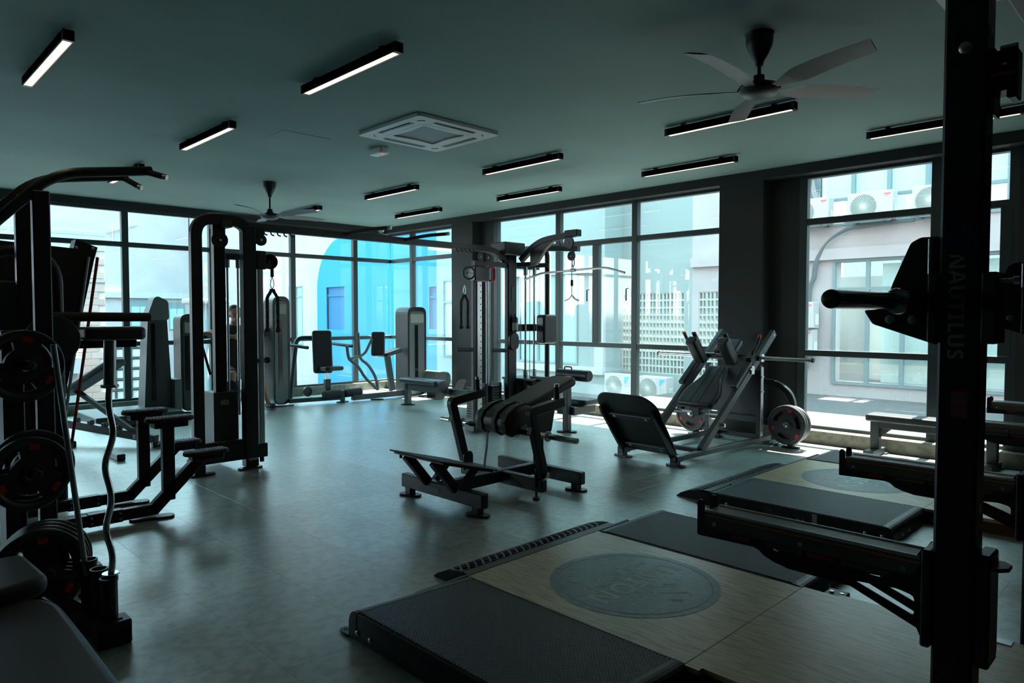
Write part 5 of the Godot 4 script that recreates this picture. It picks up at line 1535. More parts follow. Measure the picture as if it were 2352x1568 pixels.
	wpart(t, "arm_tip", MB.new().bx(-5.82, -5.61, 2.48, 2.565, -6.77, -6.67, 0.008), bs)
	wpart(t, "arm_gusset", MB.new().prism([P2(-6.43, 2.43), P2(-5.98, 2.48), P2(-6.16, 2.36), P2(-6.33, 2.16), P2(-6.43, 2.16)], 0.05, Transform3D(Basis(), V(0, 0, -6.72))), bs)
	wpart(t, "row_arm", MB.new().beam(V(-6.4, 2.40, -7.0), V(-5.85, 2.36, -7.0), 0.07, 0.07), M.grey_steel)
	pulley(t, V(-5.76, 2.41, -6.70), V(0, 0, 1), 0.075)
	pulley(t, V(-5.95, 2.27, -6.97), V(0, 0, 1), 0.06)
	for z in [-6.75, -7.02]: wpart(t, "cross_tube", MB.new().beam(V(-6.74, 2.18, z + 0.05), V(-6.5, 2.19, z - 0.12), 0.06, 0.06), M.graphite_steel)
	wpart(t, "cross_tube", MB.new().bx(-6.76, -6.68, 2.13, 2.20, -7.15, -5.95, 0.005), M.graphite_steel)
	wpart(t, "loop_leg", MB.new().tube(MB.fillet([V(-6.55, 2.42, -6.88), V(-6.55, 2.42, -7.16), V(-6.55, 0.02, -7.16)], 0.22, 7), 0.035, 12), bs)
	for z in [-6.80, -6.97]: wpart(t, "guide_rod", MB.new().cyl(V(-6.62, 0.62, z), V(-6.62, 2.15, z), 0.015, 12).cyl(V(-6.62, 2.04, z), V(-6.62, 2.15, z), 0.032, 12).cyl(V(-6.62, 0.62, z), V(-6.62, 0.76, z), 0.032, 12), M.brushed)
	wpart(t, "lift_cable", MB.new().cyl(V(-6.62, 0.6, -6.885), V(-6.62, 2.15, -6.885), 0.005, 6), M.cable)
	wpart(t, "stack_cover", MB.new().bx(-6.95, -6.5, 0.04, 0.62, -7.12, -6.70, 0.01), bs)
	wpart(t, "stack_top", MB.new().bx(-6.96, -6.35, 0.62, 0.65, -7.13, -6.68, 0.006), M.graphite_steel)
	wpart(t, "brace", MB.new().bx(-6.7, -6.64, 1.28, 1.38, -7.05, -6.68, 0.006), bs)
	wpart(t, "shield", MB.new().slab(MB.rrect(0.27, 0.40, 0.05), 0.16, 0.03, Transform3D(Basis(V(0, 0, -1), V(0, 1, 0), V(1, 0, 0)), V(-6.52, 1.31, -7.12))), M.dark_plastic)
	wpart(t, "adjust_rail", MB.new().bx(-6.72, -6.67, 0.08, 2.1, -5.955, -5.905, 0.004), bs)
	var cr := wpart(t, "chrome_rail", MB.new().bx(-6.72, -6.66, 0.08, 1.98, -6.045, -5.96, 0.005), M.brushed, "bright drilled rail")
	var ho := MB.new()
	for i in 22: ho.cyl(V(-6.6602, 0.2 + i * 0.08, -6.02), V(-6.6592, 0.2 + i * 0.08, -6.02), 0.009, 8)
	wpart(cr, "pin_holes", ho, M.screen_dark).set_meta("kind", "stuff")
	wpart(t, "carriage", MB.new().bx(-6.74, -6.63, 1.93, 2.12, -6.15, -5.90, 0.012), M.dark_plastic)
	wpart(t, "red_lever", MB.new().tube(MB.fillet([V(-6.63, 1.94, -6.15), V(-6.62, 1.95, -6.22), V(-6.62, 2.11, -6.22), V(-6.63, 2.12, -6.15)], 0.04), 0.016, 8), M.red, "red release lever")
	wpart(t, "spoked_pulley", MB.new().lathe([P2(0.062, -0.012), P2(0.085, -0.012), P2(0.085, 0.012), P2(0.062, 0.012), P2(0.062, -0.012)], V(-6.66, 2.03, -5.82), V(0.8, 0, 0.6), 24).beam(V(-6.66, 1.96, -5.82), V(-6.66, 2.10, -5.82), 0.012, 0.012).beam(V(-6.70, 2.03, -5.77), V(-6.62, 2.03, -5.87), 0.012, 0.012), M.brushed)
	pulley(t, V(-6.67, 2.25, -6.02), V(1, 0, 0), 0.055)
	pulley(t, V(-6.67, 2.245, -6.15), V(1, 0, 0), 0.055)
	for z in [-6.09, -6.13, -6.30, -6.35]: wpart(t, "guide_rod", MB.new().cyl(V(-6.85, 0.5, z), V(-6.85, 2.13, z), 0.013, 10), M.brushed)
	for z in [-6.12, -6.37]:
		for i in 13: wpart(t, "weight_stack_plate", MB.new().bx(-6.98, -6.75, 0.14 + i * 0.033, 0.169 + i * 0.033, z - 0.07, z + 0.07, 0.004), bs)
		wpart(t, "shroud", MB.new().bx(-7.02, -6.76, 0.1, 0.6, z - 0.12, z - 0.085, 0.004), M.graphite_steel)
	wpart(t, "base_beam", MB.new().bx(-6.78, -6.6, 0.02, 0.10, -7.2, -5.85, 0.008), bs)
	for a in [[-5.91, 1.06], [-6.515, 1.03]]: wpart(t, "side_grip", MB.new().cyl(V(-6.69, a[1], a[0] + 0.02), V(-6.69, a[1] + 0.01, a[0] + 0.27), 0.027, 14, 0.004), M.rubber)
	wpart(t, "round_bracket", MB.new().slab(MB.rrect(0.17, 0.24, 0.08), 0.06, 0.015, Transform3D(Basis(V(0, 0, -1), V(0, 1, 0), V(1, 0, 0)), V(-6.65, 1.15, -6.6))), bs)
	wpart(t, "seat_beam", MB.new().bx(-6.5, -5.85, 0.55, 0.68, -6.86, -6.76, 0.008), bs)
	wpart(t, "seat_post", MB.new().bx(-5.89, -5.81, 0.02, 0.72, -6.82, -6.73, 0.006), M.graphite_steel)
	wpart(t, "foot", foot(MB.new(), -5.85, -6.775, 0.26, 0.11, 0.6), bs)
	wpart(t, "thigh_roller", MB.new().cyl(V(-6.15, 0.72, -6.95), V(-5.62, 0.72, -6.95), 0.075, 20, 0.012), M.vinyl)
	wpart(t, "red_handle", MB.new().tube(MB.fillet([V(-6.0, 0.79, -6.9), V(-6.0, 0.83, -6.9), V(-5.88, 0.83, -6.9), V(-5.88, 0.79, -6.9)], 0.02), 0.009, 8), M.red)
	wpart(t, "seat_pad", MB.new().slab(MB.rrect(0.40, 0.34, 0.07), 0.085, 0.03, Transform3D(Basis(V(1, 0, 0), V(0, 0, -1), V(0, 1, 0)), V(-5.90, 0.365, -7.1))), M.vinyl)
	wpart(t, "seat_support", MB.new().bx(-6.05, -5.75, 0.22, 0.325, -7.24, -6.8, 0.008), M.graphite_steel)
	# low row bench
	wpart(t, "row_pad", MB.new().slab(MB.rrect(1.0, 0.28, 0.05), 0.085, 0.03, Transform3D(Basis(V(1, 0, 0), V(0, 0, -1), V(0, 1, 0)), V(-9.1, 0.42, -6.95))), M.vinyl)
	wpart(t, "row_beam", MB.new().bx(-9.5, -6.9, 0.26, 0.36, -6.99, -6.91, 0.006), M.graphite_steel)
	wpart(t, "row_leg", MB.new().bx(-9.56, -9.46, 0.02, 0.36, -6.99, -6.91, 0.005), M.graphite_steel)
	wpart(t, "foot", foot(MB.new(), -9.51, -6.95, 0.24, 0.10, 0.6), bs)
	for s in [-1.0, 1.0]: wpart(t, "foot_rest", MB.new().slab(MB.rrect(0.2, 0.36, 0.05), 0.02, 0.006, Transform3D(Basis(V(0, 0, -1), V(0.5, 0.85, 0).normalized(), V(1, 0, 0)), V(-8.4, 0.34, -6.95 + s * 0.16))), bs)
	rope("black twisted rope handle hanging beside the dark wall column", V(-6.7, 1.88, -5.78), 0.045)
	var lb := thing("lat_bar", "long bent chrome lat pulldown bar hanging in front of the tall window", "lat bar", V(-5.69, 2.06, -6.7))
	wpart(lb, "bar", MB.new().tube(MB.fillet([V(-6.5, 1.97, -6.66), V(-6.22, 2.045, -6.68), V(-5.2, 2.075, -6.72), V(-4.93, 2.0, -6.74)], 0.08), 0.014, 10), M.chrome)
	wpart(lb, "clevis", MB.new().cyl(V(-5.73, 2.062, -6.7), V(-5.65, 2.064, -6.7), 0.021, 12).cyl(V(-5.69, 2.07, -6.7), V(-5.69, 2.12, -6.7), 0.006, 8), M.brushed)
	wpart(lb, "carabiner", MB.new().tube(MB.fillet([V(-5.69, 2.10, -6.7), V(-5.67, 2.14, -6.7), V(-5.68, 2.23, -6.7), V(-5.70, 2.23, -6.7), V(-5.71, 2.14, -6.7), V(-5.69, 2.10, -6.7)], 0.01, 3), 0.006, 8).cyl(V(-5.69, 2.24, -6.7), V(-5.69, 2.33, -6.7), 0.018, 12), M.bracket)
	var sh := thing("cable_attachment", "small V-shaped chrome pull handle hanging below the lat pulley", "handle", V(-5.95, 1.75, -6.97))
	wpart(sh, "handle", MB.new().tube(MB.fillet([V(-6.06, 1.69, -6.97), V(-5.99, 1.71, -6.97), V(-5.94, 1.76, -6.97), V(-5.89, 1.71, -6.97), V(-5.82, 1.69, -6.97)], 0.02), 0.013, 8), M.chrome)
	wpart(sh, "cable", MB.new().cyl(V(-5.94, 1.76, -6.97), V(-5.94, 2.22, -6.97), 0.005, 6).cyl(V(-5.94, 1.88, -6.97), V(-5.94, 1.96, -6.97), 0.018, 10), M.cable)
	var bo := thing("spray_bottle", "small dark bottle with a pale label fixed to the cable tower post", "bottle", V(-6.63, 1.40, -6.6))
	part(bo, "bottle", MB.new().lathe([P2(0, -0.12), P2(0.04, -0.12), P2(0.04, 0.06), P2(0.015, 0.09), P2(0.015, 0.12), P2(0, 0.12)], V(0.012, 0, 0), Vector3.UP, 16), M.dark_plastic)
	part(bo, "label", MB.new().lathe([P2(0.0405, -0.10), P2(0.0405, 0.0)], V(0.012, 0, 0), Vector3.UP, 16), M.sticker)

# a selectorised tower: shield facing +x, silver face with a slot
func tower(t: Node3D, x: float, z: float, w: float, d: float, h: float, face: Material) -> void:
	wpart(t, "tower_shell", MB.new().prism(MB.rounded([P2(-w / 2, 0), P2(w / 2, 0), P2(w / 2, h), P2(-w / 2, h)], 0.13, 6), d, Transform3D(Basis(V(0, 0, -1), V(0, 1, 0), V(1, 0, 0)), V(x - d / 2, 0.03, z))), M.black_steel)
	wpart(t, "face_plate", MB.new().prism(MB.rounded([P2(-w / 2 + 0.03, 0.03), P2(w / 2 - 0.05, 0.03), P2(w / 2 - 0.05, h - 0.08), P2(-w / 2 + 0.03, h - 0.08)], 0.09, 5), 0.012, Transform3D(Basis(V(0, 0, -1), V(0, 1, 0), V(1, 0, 0)), V(x + 0.006, 0.03, z))), face)
	wpart(t, "weight_slot", MB.new().bx(x + 0.01, x + 0.018, 0.35, h - 0.30, z - 0.01, z + 0.06), M.screen_dark)
	wpart(t, "instruction_plate", MB.new().bx(x + 0.01, x + 0.016, h - 0.26, h - 0.10, z - w / 2 + 0.07, z + w / 2 - 0.06), M.sticker)
	wpart(t, "foot", foot(MB.new(), x, z, w + 0.1, 0.1, PI / 2), M.black_steel)

func far_machines() -> void:
	var bs = M.black_steel
	var gs = M.graphite_steel
	var t := thing("shoulder_press_machine", "seated machine with upright back pad and two foam rollers before the blue wall", "gym machine", V(-10.9, 0, -5.9))
	tower(t, -10.8, -5.36, 0.30, 0.32, 1.78, M.grey_steel)
	wpart(t, "back_pad", MB.new().slab(MB.rrect(0.33, 0.74, 0.05), 0.08, 0.03, Transform3D(Basis(V(0.35, 0, -0.94).normalized(), V(-0.06, 1, 0).normalized(), V(0.94, 0.06, 0.35).normalized()), V(-10.85, 0.87, -6.13))), M.vinyl)
	wpart(t, "seat", MB.new().slab(MB.rrect(0.36, 0.34, 0.08), 0.075, 0.03, Transform3D(Basis(V(0, 0, -1), V(-1, 0, 0), V(0, 1, 0)), V(-10.72, 0.59, -6.22))), M.vinyl)
	wpart(t, "seat_post", MB.new().bx(-10.84, -10.76, 0.1, 0.40, -6.24, -6.14, 0.005), bs)
	wpart(t, "seat_slide", MB.new().bx(-10.82, -10.78, 0.38, 0.56, -6.21, -6.16, 0.003), M.brushed)
	for a in [[-6.005, -6.33], [-6.40, -6.735]]: wpart(t, "foam_roller", MB.new().cyl(V(-10.6, 0.15, a[0]), V(-10.6, 0.16, a[1]), 0.072, 20, 0.012), M.foam)
	wpart(t, "roller_post", MB.new().bx(-10.63, -10.57, 0.02, 0.2, -6.40, -6.33, 0.004), bs)
	wpart(t, "foot", foot(MB.new(), -10.6, -6.365, 0.22, 0.1, PI / 2), bs)
	wpart(t, "base_beam", MB.new().beam(V(-10.75, 0.085, -5.45), V(-10.6, 0.085, -6.35), 0.07, 0.07), gs)
	wpart(t, "rear_frame", MB.new().tube(MB.fillet([V(-11.1, 0.05, -5.65), V(-11.1, 1.11, -5.78), V(-10.95, 1.11, -6.1)], 0.12), 0.04, 10), gs)
	for z in [-5.62, -6.45]: wpart(t, "press_arm", MB.new().cyl(V(-11.1, 1.0, z), V(-10.45, 0.97, z - 0.02), 0.028, 12, 0.004), M.rubber)
	wpart(t, "lower_wheel", MB.new().cyl(V(-10.9, 0.2, -5.86), V(-10.86, 0.2, -5.86), 0.085, 20, 0.006), M.dark_plastic)
	t = thing("row_machine", "row machine with bent tube levers and a dark selector tower near the glass corner", "gym machine", V(-10.6, 0, -7.3))
	tower(t, -10.35, -7.78, 0.42, 0.38, 1.62, M.grey_steel)
	for s in [0.0, 0.22]: wpart(t, "bent_lever", MB.new().tube(MB.fillet([V(-10.5, 0.98 + s, -6.40 - s), V(-10.5, 0.74, -6.43 - s), V(-10.5, 0.64, -6.60 - s), V(-10.5, 0.40, -6.76 - s), V(-10.5, 0.18, -7.02)], 0.1), 0.026, 10), M.grey_steel)
	wpart(t, "upper_lever", MB.new().tube(MB.fillet([V(-10.5, 0.74, -6.43), V(-10.5, 0.81, -6.75), V(-10.5, 1.08, -6.90)], 0.1), 0.026, 10), M.grey_steel)
	wpart(t, "chest_pad", MB.new().slab(MB.rrect(0.24, 0.44, 0.04), 0.07, 0.025, Transform3D(Basis(V(0.6, 0, -0.8), V(-0.1, 0.94, -0.3).normalized(), V(0.8, 0.25, 0.55).normalized()).orthonormalized(), V(-10.5, 0.99, -7.03))), M.vinyl)
	wpart(t, "seat", MB.new().slab(MB.rrect(0.4, 0.32, 0.07), 0.07, 0.03, Transform3D(Basis(V(0, 0.25, -1).normalized(), V(-1, 0, 0), V(0, 1, 0.25).normalized()), V(-10.5, 0.83, -7.28))), M.vinyl)
	wpart(t, "seat_post", MB.new().beam(V(-10.5, 0.14, -7.33), V(-10.5, 0.8, -7.22), 0.07, 0.1), gs)
	wpart(t, "base_beam", MB.new().bx(-10.55, -10.47, 0.03, 0.12, -7.75, -6.5, 0.006), bs)
	wpart(t, "front_foot", foot(MB.new(), -10.5, -7.0, 0.24, 0.1, 0.7), bs)
	var gp := thing("grey_seat_back", "pale grey rounded pad standing behind the low row bench by the window", "pad", V(-10.1, 0.0, -8.0))
	wpart(gp, "pad", MB.new().slab(MB.rrect(0.8, 0.24, 0.1), 0.1, 0.03, Transform3D(Basis(), V(-10.1, 0.36, -8.0))), M.vinyl_grey)
	wpart(gp, "stand", MB.new().bx(-10.3, -9.9, 0.0, 0.25, -8.05, -7.96, 0.006), bs)
	t = thing("selector_tower", "rounded grey selector tower just left of the crossover column by the far window", "gym machine", V(-11.2, 0, -4.0))
	tower(t, -11.1, -4.0, 0.24, 0.3, 1.49, M.graphite_steel)
	t = thing("leg_machine", "tall tapering machine tower with a pale head left of the crossover column", "gym machine", V(-11.0, 0, -3.5))
	wpart(t, "tower", MB.new().prism([P2(-0.20, 0), P2(0.20, 0), P2(0.13, 1.43), P2(-0.13, 1.43)], 0.3, Transform3D(Basis(V(0, 0, -1), V(0, 1, 0), V(1, 0, 0)), V(-11.1, 0.05, -3.51))), gs)
	wpart(t, "head", MB.new().prism(MB.rounded([P2(-0.16, 0), P2(0.16, 0), P2(0.15, 0.28), P2(0.0, 0.35), P2(-0.05, 0.32)], 0.05, 4), 0.24, Transform3D(Basis(V(0, 0, -1), V(0, 1, 0), V(1, 0, 0)), V(-11.05, 1.43, -3.51))), M.grey_steel)
	wpart(t, "weight_slot", MB.new().bx(-10.95, -10.94, 0.25, 1.38, -3.47, -3.42), M.screen_dark)
	wpart(t, "side_box", MB.new().bx(-11.2, -10.85, 0.02, 0.55, -3.80, -3.70, 0.005), M.grey_steel)
	wpart(t, "platform", MB.new().bx(-11.3, -10.2, 0.02, 0.16, -3.6, -2.5, 0.01), gs)
	# adjustable bench
	t = thing("incline_bench", "black adjustable incline bench with a notched base on the left", "bench", V(-8.9, 0, -2.4))
	var bd := V(0.86, 0, -0.50).normalized()
	var p0 := V(-9.55, 0, -2.05)
	wpart(t, "back_pad", MB.new().slab(MB.rrect(0.28, 0.85, 0.05), 0.08, 0.03, Transform3D(Basis(V(0.5, 0, 0.86), (bd * 0.88 + V(0, 0.47, 0)).normalized(), (bd * -0.47 + V(0, 0.88, 0)).normalized()).orthonormalized(), p0 + bd * 0.36 + V(0, 0.77, 0))), M.vinyl)
	wpart(t, "base_beam", MB.new().beam(p0 + V(0, 0.22, 0), p0 + bd * 1.25 + V(0, 0.09, 0), 0.08, 0.09), bs)
	var nz := MB.new()
	for i in 5: nz.beam(p0 + bd * (0.1 + 0.2 * i) + V(0, 0.26 - 0.02 * i, 0), p0 + bd * (0.16 + 0.2 * i) + V(0, 0.27 - 0.02 * i, 0), 0.05, 0.05)
	wpart(t, "ladder_notches", nz, bs)
	wpart(t, "strut", MB.new().beam(p0 + bd * 0.12 + V(0, 0.62, 0), p0 + bd * 0.95 + V(0, 0.16, 0), 0.05, 0.05), bs)
	wpart(t, "foot_beam", MB.new().bx(-8.35, -7.9, 0.0, 0.07, -2.2, -2.12, 0.008).bx(-9.6, -9.1, 0.0, 0.07, -2.03, -1.95, 0.008), bs)
	wpart(t, "wheel", MB.new().cyl(p0 + bd * 1.32 + V(0, 0.04, -0.1), p0 + bd * 1.32 + V(0, 0.04, 0.1), 0.038, 16, 0.006), M.rubber)
	var bg := wpart(t, "badge", MB.new().box(p0 + bd * 1.05 + V(0.022, 0.115, 0.037), V(0.17, 0.05, 0.004), 0.001, Basis(bd, V(0, 1, 0), bd.cross(V(0, 1, 0)))), M.silver)
	text(bg, "lettering", "ZIVA", 0.036, M.dark_plastic, p0 + bd * 1.05 + V(0.024, 0.115, 0.040), Basis(bd, V(0, 1, 0), bd.cross(V(0, 1, 0))))

func left_side() -> void:
	var bs = M.black_steel
	var t := thing("assisted_chin_machine", "large black assisted chin and dip machine with four ribbed steps at the left", "gym machine", V(-5.8, 0, -1.2))
	for a in [[-5.5, 0.0], [-6.06, 0.04]]:
		var x: float = a[0]
		wpart(t, "base_beam", MB.new().bx(x - 0.03, x + 0.03, 0.03, 0.11, -1.74, -0.85, 0.006), bs)
		wpart(t, "joint_sleeve", MB.new().bx(x - 0.034, x + 0.034, 0.026, 0.115, -1.5, -1.28, 0.004), bs)
		wpart(t, "step_arm", MB.new().beam(V(x, 0.06, -1.70), V(x, 0.42, -2.07), 0.06, 0.085), bs)
		wpart(t, "step_post", MB.new().bx(x - 0.03, x + 0.03, 0.12, 0.70, -1.86, -1.775, 0.006), bs)
		wpart(t, "foot", foot(MB.new(), x, -1.70, 0.30, 0.11, PI / 2 - 0.3), bs)
		for s in [[0.74, -1.835], [0.455, -2.10]]:
			var st := wpart(t, "step", MB.new().slab(MB.rrect(0.34, 0.15, 0.07), 0.03, 0.008, Transform3D(Basis(V(0, 0, -1), V(-1, 0, 0), V(0, 1, 0)), V(x, s[0] - 0.015, s[1]))), M.rubber)
			for i in 13: wpart(st, "rib", MB.new().bx(x - 0.06, x + 0.06, s[0] - 0.002, s[0] + 0.007, s[1] - 0.145 + i * 0.0235, s[1] - 0.135 + i * 0.0235, 0.002), M.grey_steel)
			wpart(t, "step_bracket", MB.new().bx(x - 0.05, x + 0.05, s[0] - 0.075, s[0] - 0.03, s[1] - 0.12, s[1] + 0.12, 0.006), bs)
		for z in [-1.30, -1.48]:
			for y in [0.05, 0.09]: bolt_at(t, true, V(x + 0.034, y, z), V(1, 0, 0), 0.009)
		wpart(t, "upright", MB.new().bx(x - 0.04, x + 0.04, 0.03, 2.32 + a[1], -1.10, -1.0, 0.008), bs)
		wpart(t, "chin_tube", MB.new().tube(MB.fillet([V(x, 2.0 + a[1], -0.72), V(x, 2.45 + a[1], -1.13), V(x, 2.55 + a[1], -1.74)], 0.18), 0.034, 12), bs)
		var hg := wpart(t, "chin_grip", MB.new().tube([V(x, 2.54 + a[1], -1.70), V(x + 0.10, 2.50, -1.80)], 0.022, 12), M.rubber)
		wpart(hg, "end_ring", MB.new().cyl(V(x + 0.09, 2.504, -1.79), V(x + 0.11, 2.495, -1.81), 0.024, 12, 0.003), M.brushed)
	wpart(t, "dip_bar", MB.new().cyl(V(-6.0, 1.49, -1.10), V(-6.0, 1.485, -1.87), 0.035, 16, 0.006), M.rubber)
	wpart(t, "knee_pad", MB.new().slab(MB.rrect(0.42, 0.34, 0.05), 0.10, 0.03, Transform3D(Basis(V(0, 0, -1), V(-1, 0, 0), V(0, 1, 0)), V(-6.05, 1.36, -1.60))), M.vinyl)
	wpart(t, "knee_support", MB.new().bx(-6.1, -6.0, 1.25, 1.31, -1.77, -1.1, 0.006), bs)
	wpart(t, "cam_wheel", MB.new().cyl(V(-5.75, 1.33, -1.15), V(-5.72, 1.33, -1.15), 0.17, 28, 0.006), M.graphite_steel)
	wpart(t, "stack_arch", MB.new().tube(MB.fillet([V(-6.3, 0.05, -0.8), V(-6.3, 1.98, -0.8), V(-6.3, 1.98, -1.30), V(-6.3, 0.05, -1.30)], 0.25, 7), 0.04, 12), bs)
	wpart(t, "shroud", MB.new().bx(-6.28, -6.2, 0.1, 1.75, -1.22, -0.85, 0.01), M.graphite_steel)
	t = thing("leaning_cable_tower", "black leaning cable tower with chrome rods behind the chin machine", "gym machine", V(-7.2, 0, -1.4))
	wpart(t, "panel", MB.new().prism([P2(0.9, 2.13), P2(1.60, 2.09), P2(1.62, 2.17), P2(1.79, 2.11), P2(1.76, 2.0), P2(1.53, 0.9), P2(1.40, 0.03), P2(0.9, 0.03)], 0.16, Transform3D(Basis(V(0, 0, -1), V(0, 1, 0), V(1, 0, 0)), V(-7.2, 0, 0))), bs)
	for s in [0.0, 0.08]: wpart(t, "rod", MB.new().cyl(V(-7.1, 0.25, -1.45 - s), V(-7.1, 2.02, -1.71 - s * 0.9), 0.013, 10), M.brushed if s == 0.0 else M.red_dim)
	for z in [-1.62, -1.75]: bolt_at(t, true, V(-7.12, 2.1, z), V(1, 0, 0), 0.014)
	# plate tree
	t = thing("plate_tree", "black steel plate tree at the left edge holding weight plates", "rack", V(-4.5, 0, -0.72))
	wpart(t, "column", MB.new().box(V(-4.53, 0.72, -0.71), V(0.10, 1.40, 0.10), 0.008, Basis(Vector3.UP, 0.17)), bs)
	wpart(t, "base_beam", MB.new().beam(V(-4.6, 0.05, -0.70), V(-3.5, 0.05, -0.905), 0.08, 0.08), bs)
	wpart(t, "base_beam", MB.new().beam(V(-4.5, 0.05, -0.3), V(-4.45, 0.05, -1.1), 0.08, 0.08), bs)
	wpart(t, "end_block", MB.new().bx(-3.58, -3.47, 0.0, 0.11, -0.98, -0.84, 0.006), bs)
	for a in [[0.69, -4.20], [1.24, -4.28], [0.24, -3.95]]: wpart(t, "peg", MB.new().cyl(V(-4.5, a[0], -0.72), V(a[1], a[0], -0.76), 0.024, 16, 0.004), M.graphite_steel)
	var hy := PI / 2 + 0.17
	for a in [[-4.40, 1.235, -0.75, 0.19, "plain plate on the topmost peg of the plate tree at the left edge"], [-4.28, 0.685, -0.745, 0.19, "red-badged plate on the middle peg of the plate tree, front one"], [-4.36, 0.70, -0.77, 0.20, "plate behind the front one on the middle peg of the plate tree"],
			[-4.03, 0.20, -0.72, 0.225, "large red-badged plate on the lowest peg of the tree, nearest the camera"], [-4.08, 0.20, -0.74, 0.225, "large plate on the lowest peg, second from the camera"], [-4.14, 0.20, -0.76, 0.225, "large plate on the lowest peg, third from the camera"], [-4.19, 0.20, -0.78, 0.225, "large plate on the lowest peg, rearmost of the four"]]:
		weight_plate(a[4], V(a[0], a[1] + (0.03 if a[3] > 0.22 else 0.0), a[2]), hy, a[3], 0.042, "plates on the left plate tree", 0.4)
	var h := thing("bar_holder", "three black upright bar tubes on a low base beside the plate tree", "bar rack", V(-3.6, 0, -0.9))
	for i in 3:
		var c := V([-3.90, -3.72, -3.56][i], 0.11, -0.91)
		wpart(h, "tube", MB.new().lathe([P2(0.0, 0.0), P2(0.036, 0.0), P2(0.036, 0.22), P2(0.039, 0.22), P2(0.039, 0.235), P2(0.032, 0.235), P2(0.032, 0.02), P2(0, 0.02)], c - V(0, 0.05, 0), Vector3.UP, 22), M.dark_plastic)
	wpart(h, "base", MB.new().bx(-3.95, -3.50, 0.101, 0.115, -0.95, -0.87, 0.004), bs)
	var ez := thing("curl_bar", "wavy chrome curl bar standing upright in the front tube of the bar holder", "barbell", V(-3.6, 0.2, -0.93))
	wpart(ez, "shaft", MB.new().tube(MB.fillet([V(-3.59, 0.28, -0.925), V(-3.59, 0.38, -0.94), V(-3.625, 0.50, -0.915), V(-3.60, 0.645, -0.943), V(-3.632, 0.80, -0.918), V(-3.60, 0.95, -0.957), V(-3.627, 1.08, -0.94), V(-3.625, 1.18, -0.948)], 0.05, 5), 0.0145, 12), M.chrome)
	wpart(ez, "sleeve", MB.new().cyl(V(-3.625, 1.175, -0.948), V(-3.63, 1.385, -0.954), 0.026, 24, 0.003), M.brushed)
	wpart(ez, "collar", MB.new().cyl(V(-3.625, 1.163, -0.948), V(-3.625, 1.178, -0.948), 0.039, 24, 0.004).cyl(V(-3.59, 0.295, -0.925), V(-3.59, 0.305, -0.925), 0.038, 22, 0.003), M.chrome)
	var br := thing("straight_bar", "thin straight grey bar leaning in the rear tube of the bar holder", "bar", V(-3.85, 0.2, -0.85))
	wpart(br, "shaft", MB.new().cyl(V(-3.88, 0.22, -0.895), V(-3.955, 1.36, -0.795), 0.0135, 14, 0.003), M.silver)
	# padded bench in the near corner
	t = thing("padded_bench", "black padded bench in the near left corner with a split seat and back", "bench", V(-2.3, 0, -0.5))
	wpart(t, "back_pad", MB.new().slab(MB.rounded([P2(-3.10, 0.2), P2(-3.10, 0.55), P2(-2.98, 0.60), P2(-2.70, 0.60), P2(-2.05, 0.59), P2(-1.6, 0.5), P2(-1.6, 0.2)], 0.1, 5), 0.08, 0.035, Transform3D(Basis(V(1, 0, 0), V(0, 0, -1), V(0, 1, 0)), V(0, 0.41, 0))), M.vinyl)
	wpart(t, "seat_pad", MB.new().slab(MB.rounded([P2(-3.5, 0.22), P2(-3.5, 0.58), P2(-3.12, 0.60), P2(-3.05, 0.4), P2(-3.12, 0.22)], 0.06, 5), 0.075, 0.03, Transform3D(Basis(V(1, 0, 0), V(0, 0, -1), V(0, 1, 0)), V(0, 0.47, 0))), M.vinyl)
	wpart(t, "frame", MB.new().bx(-3.4, -1.7, 0.28, 0.36, -0.44, -0.36, 0.006).bx(-3.3, -3.22, 0.0, 0.30, -0.44, -0.36, 0.006).bx(-1.9, -1.82, 0.0, 0.30, -0.44, -0.36, 0.006), bs)

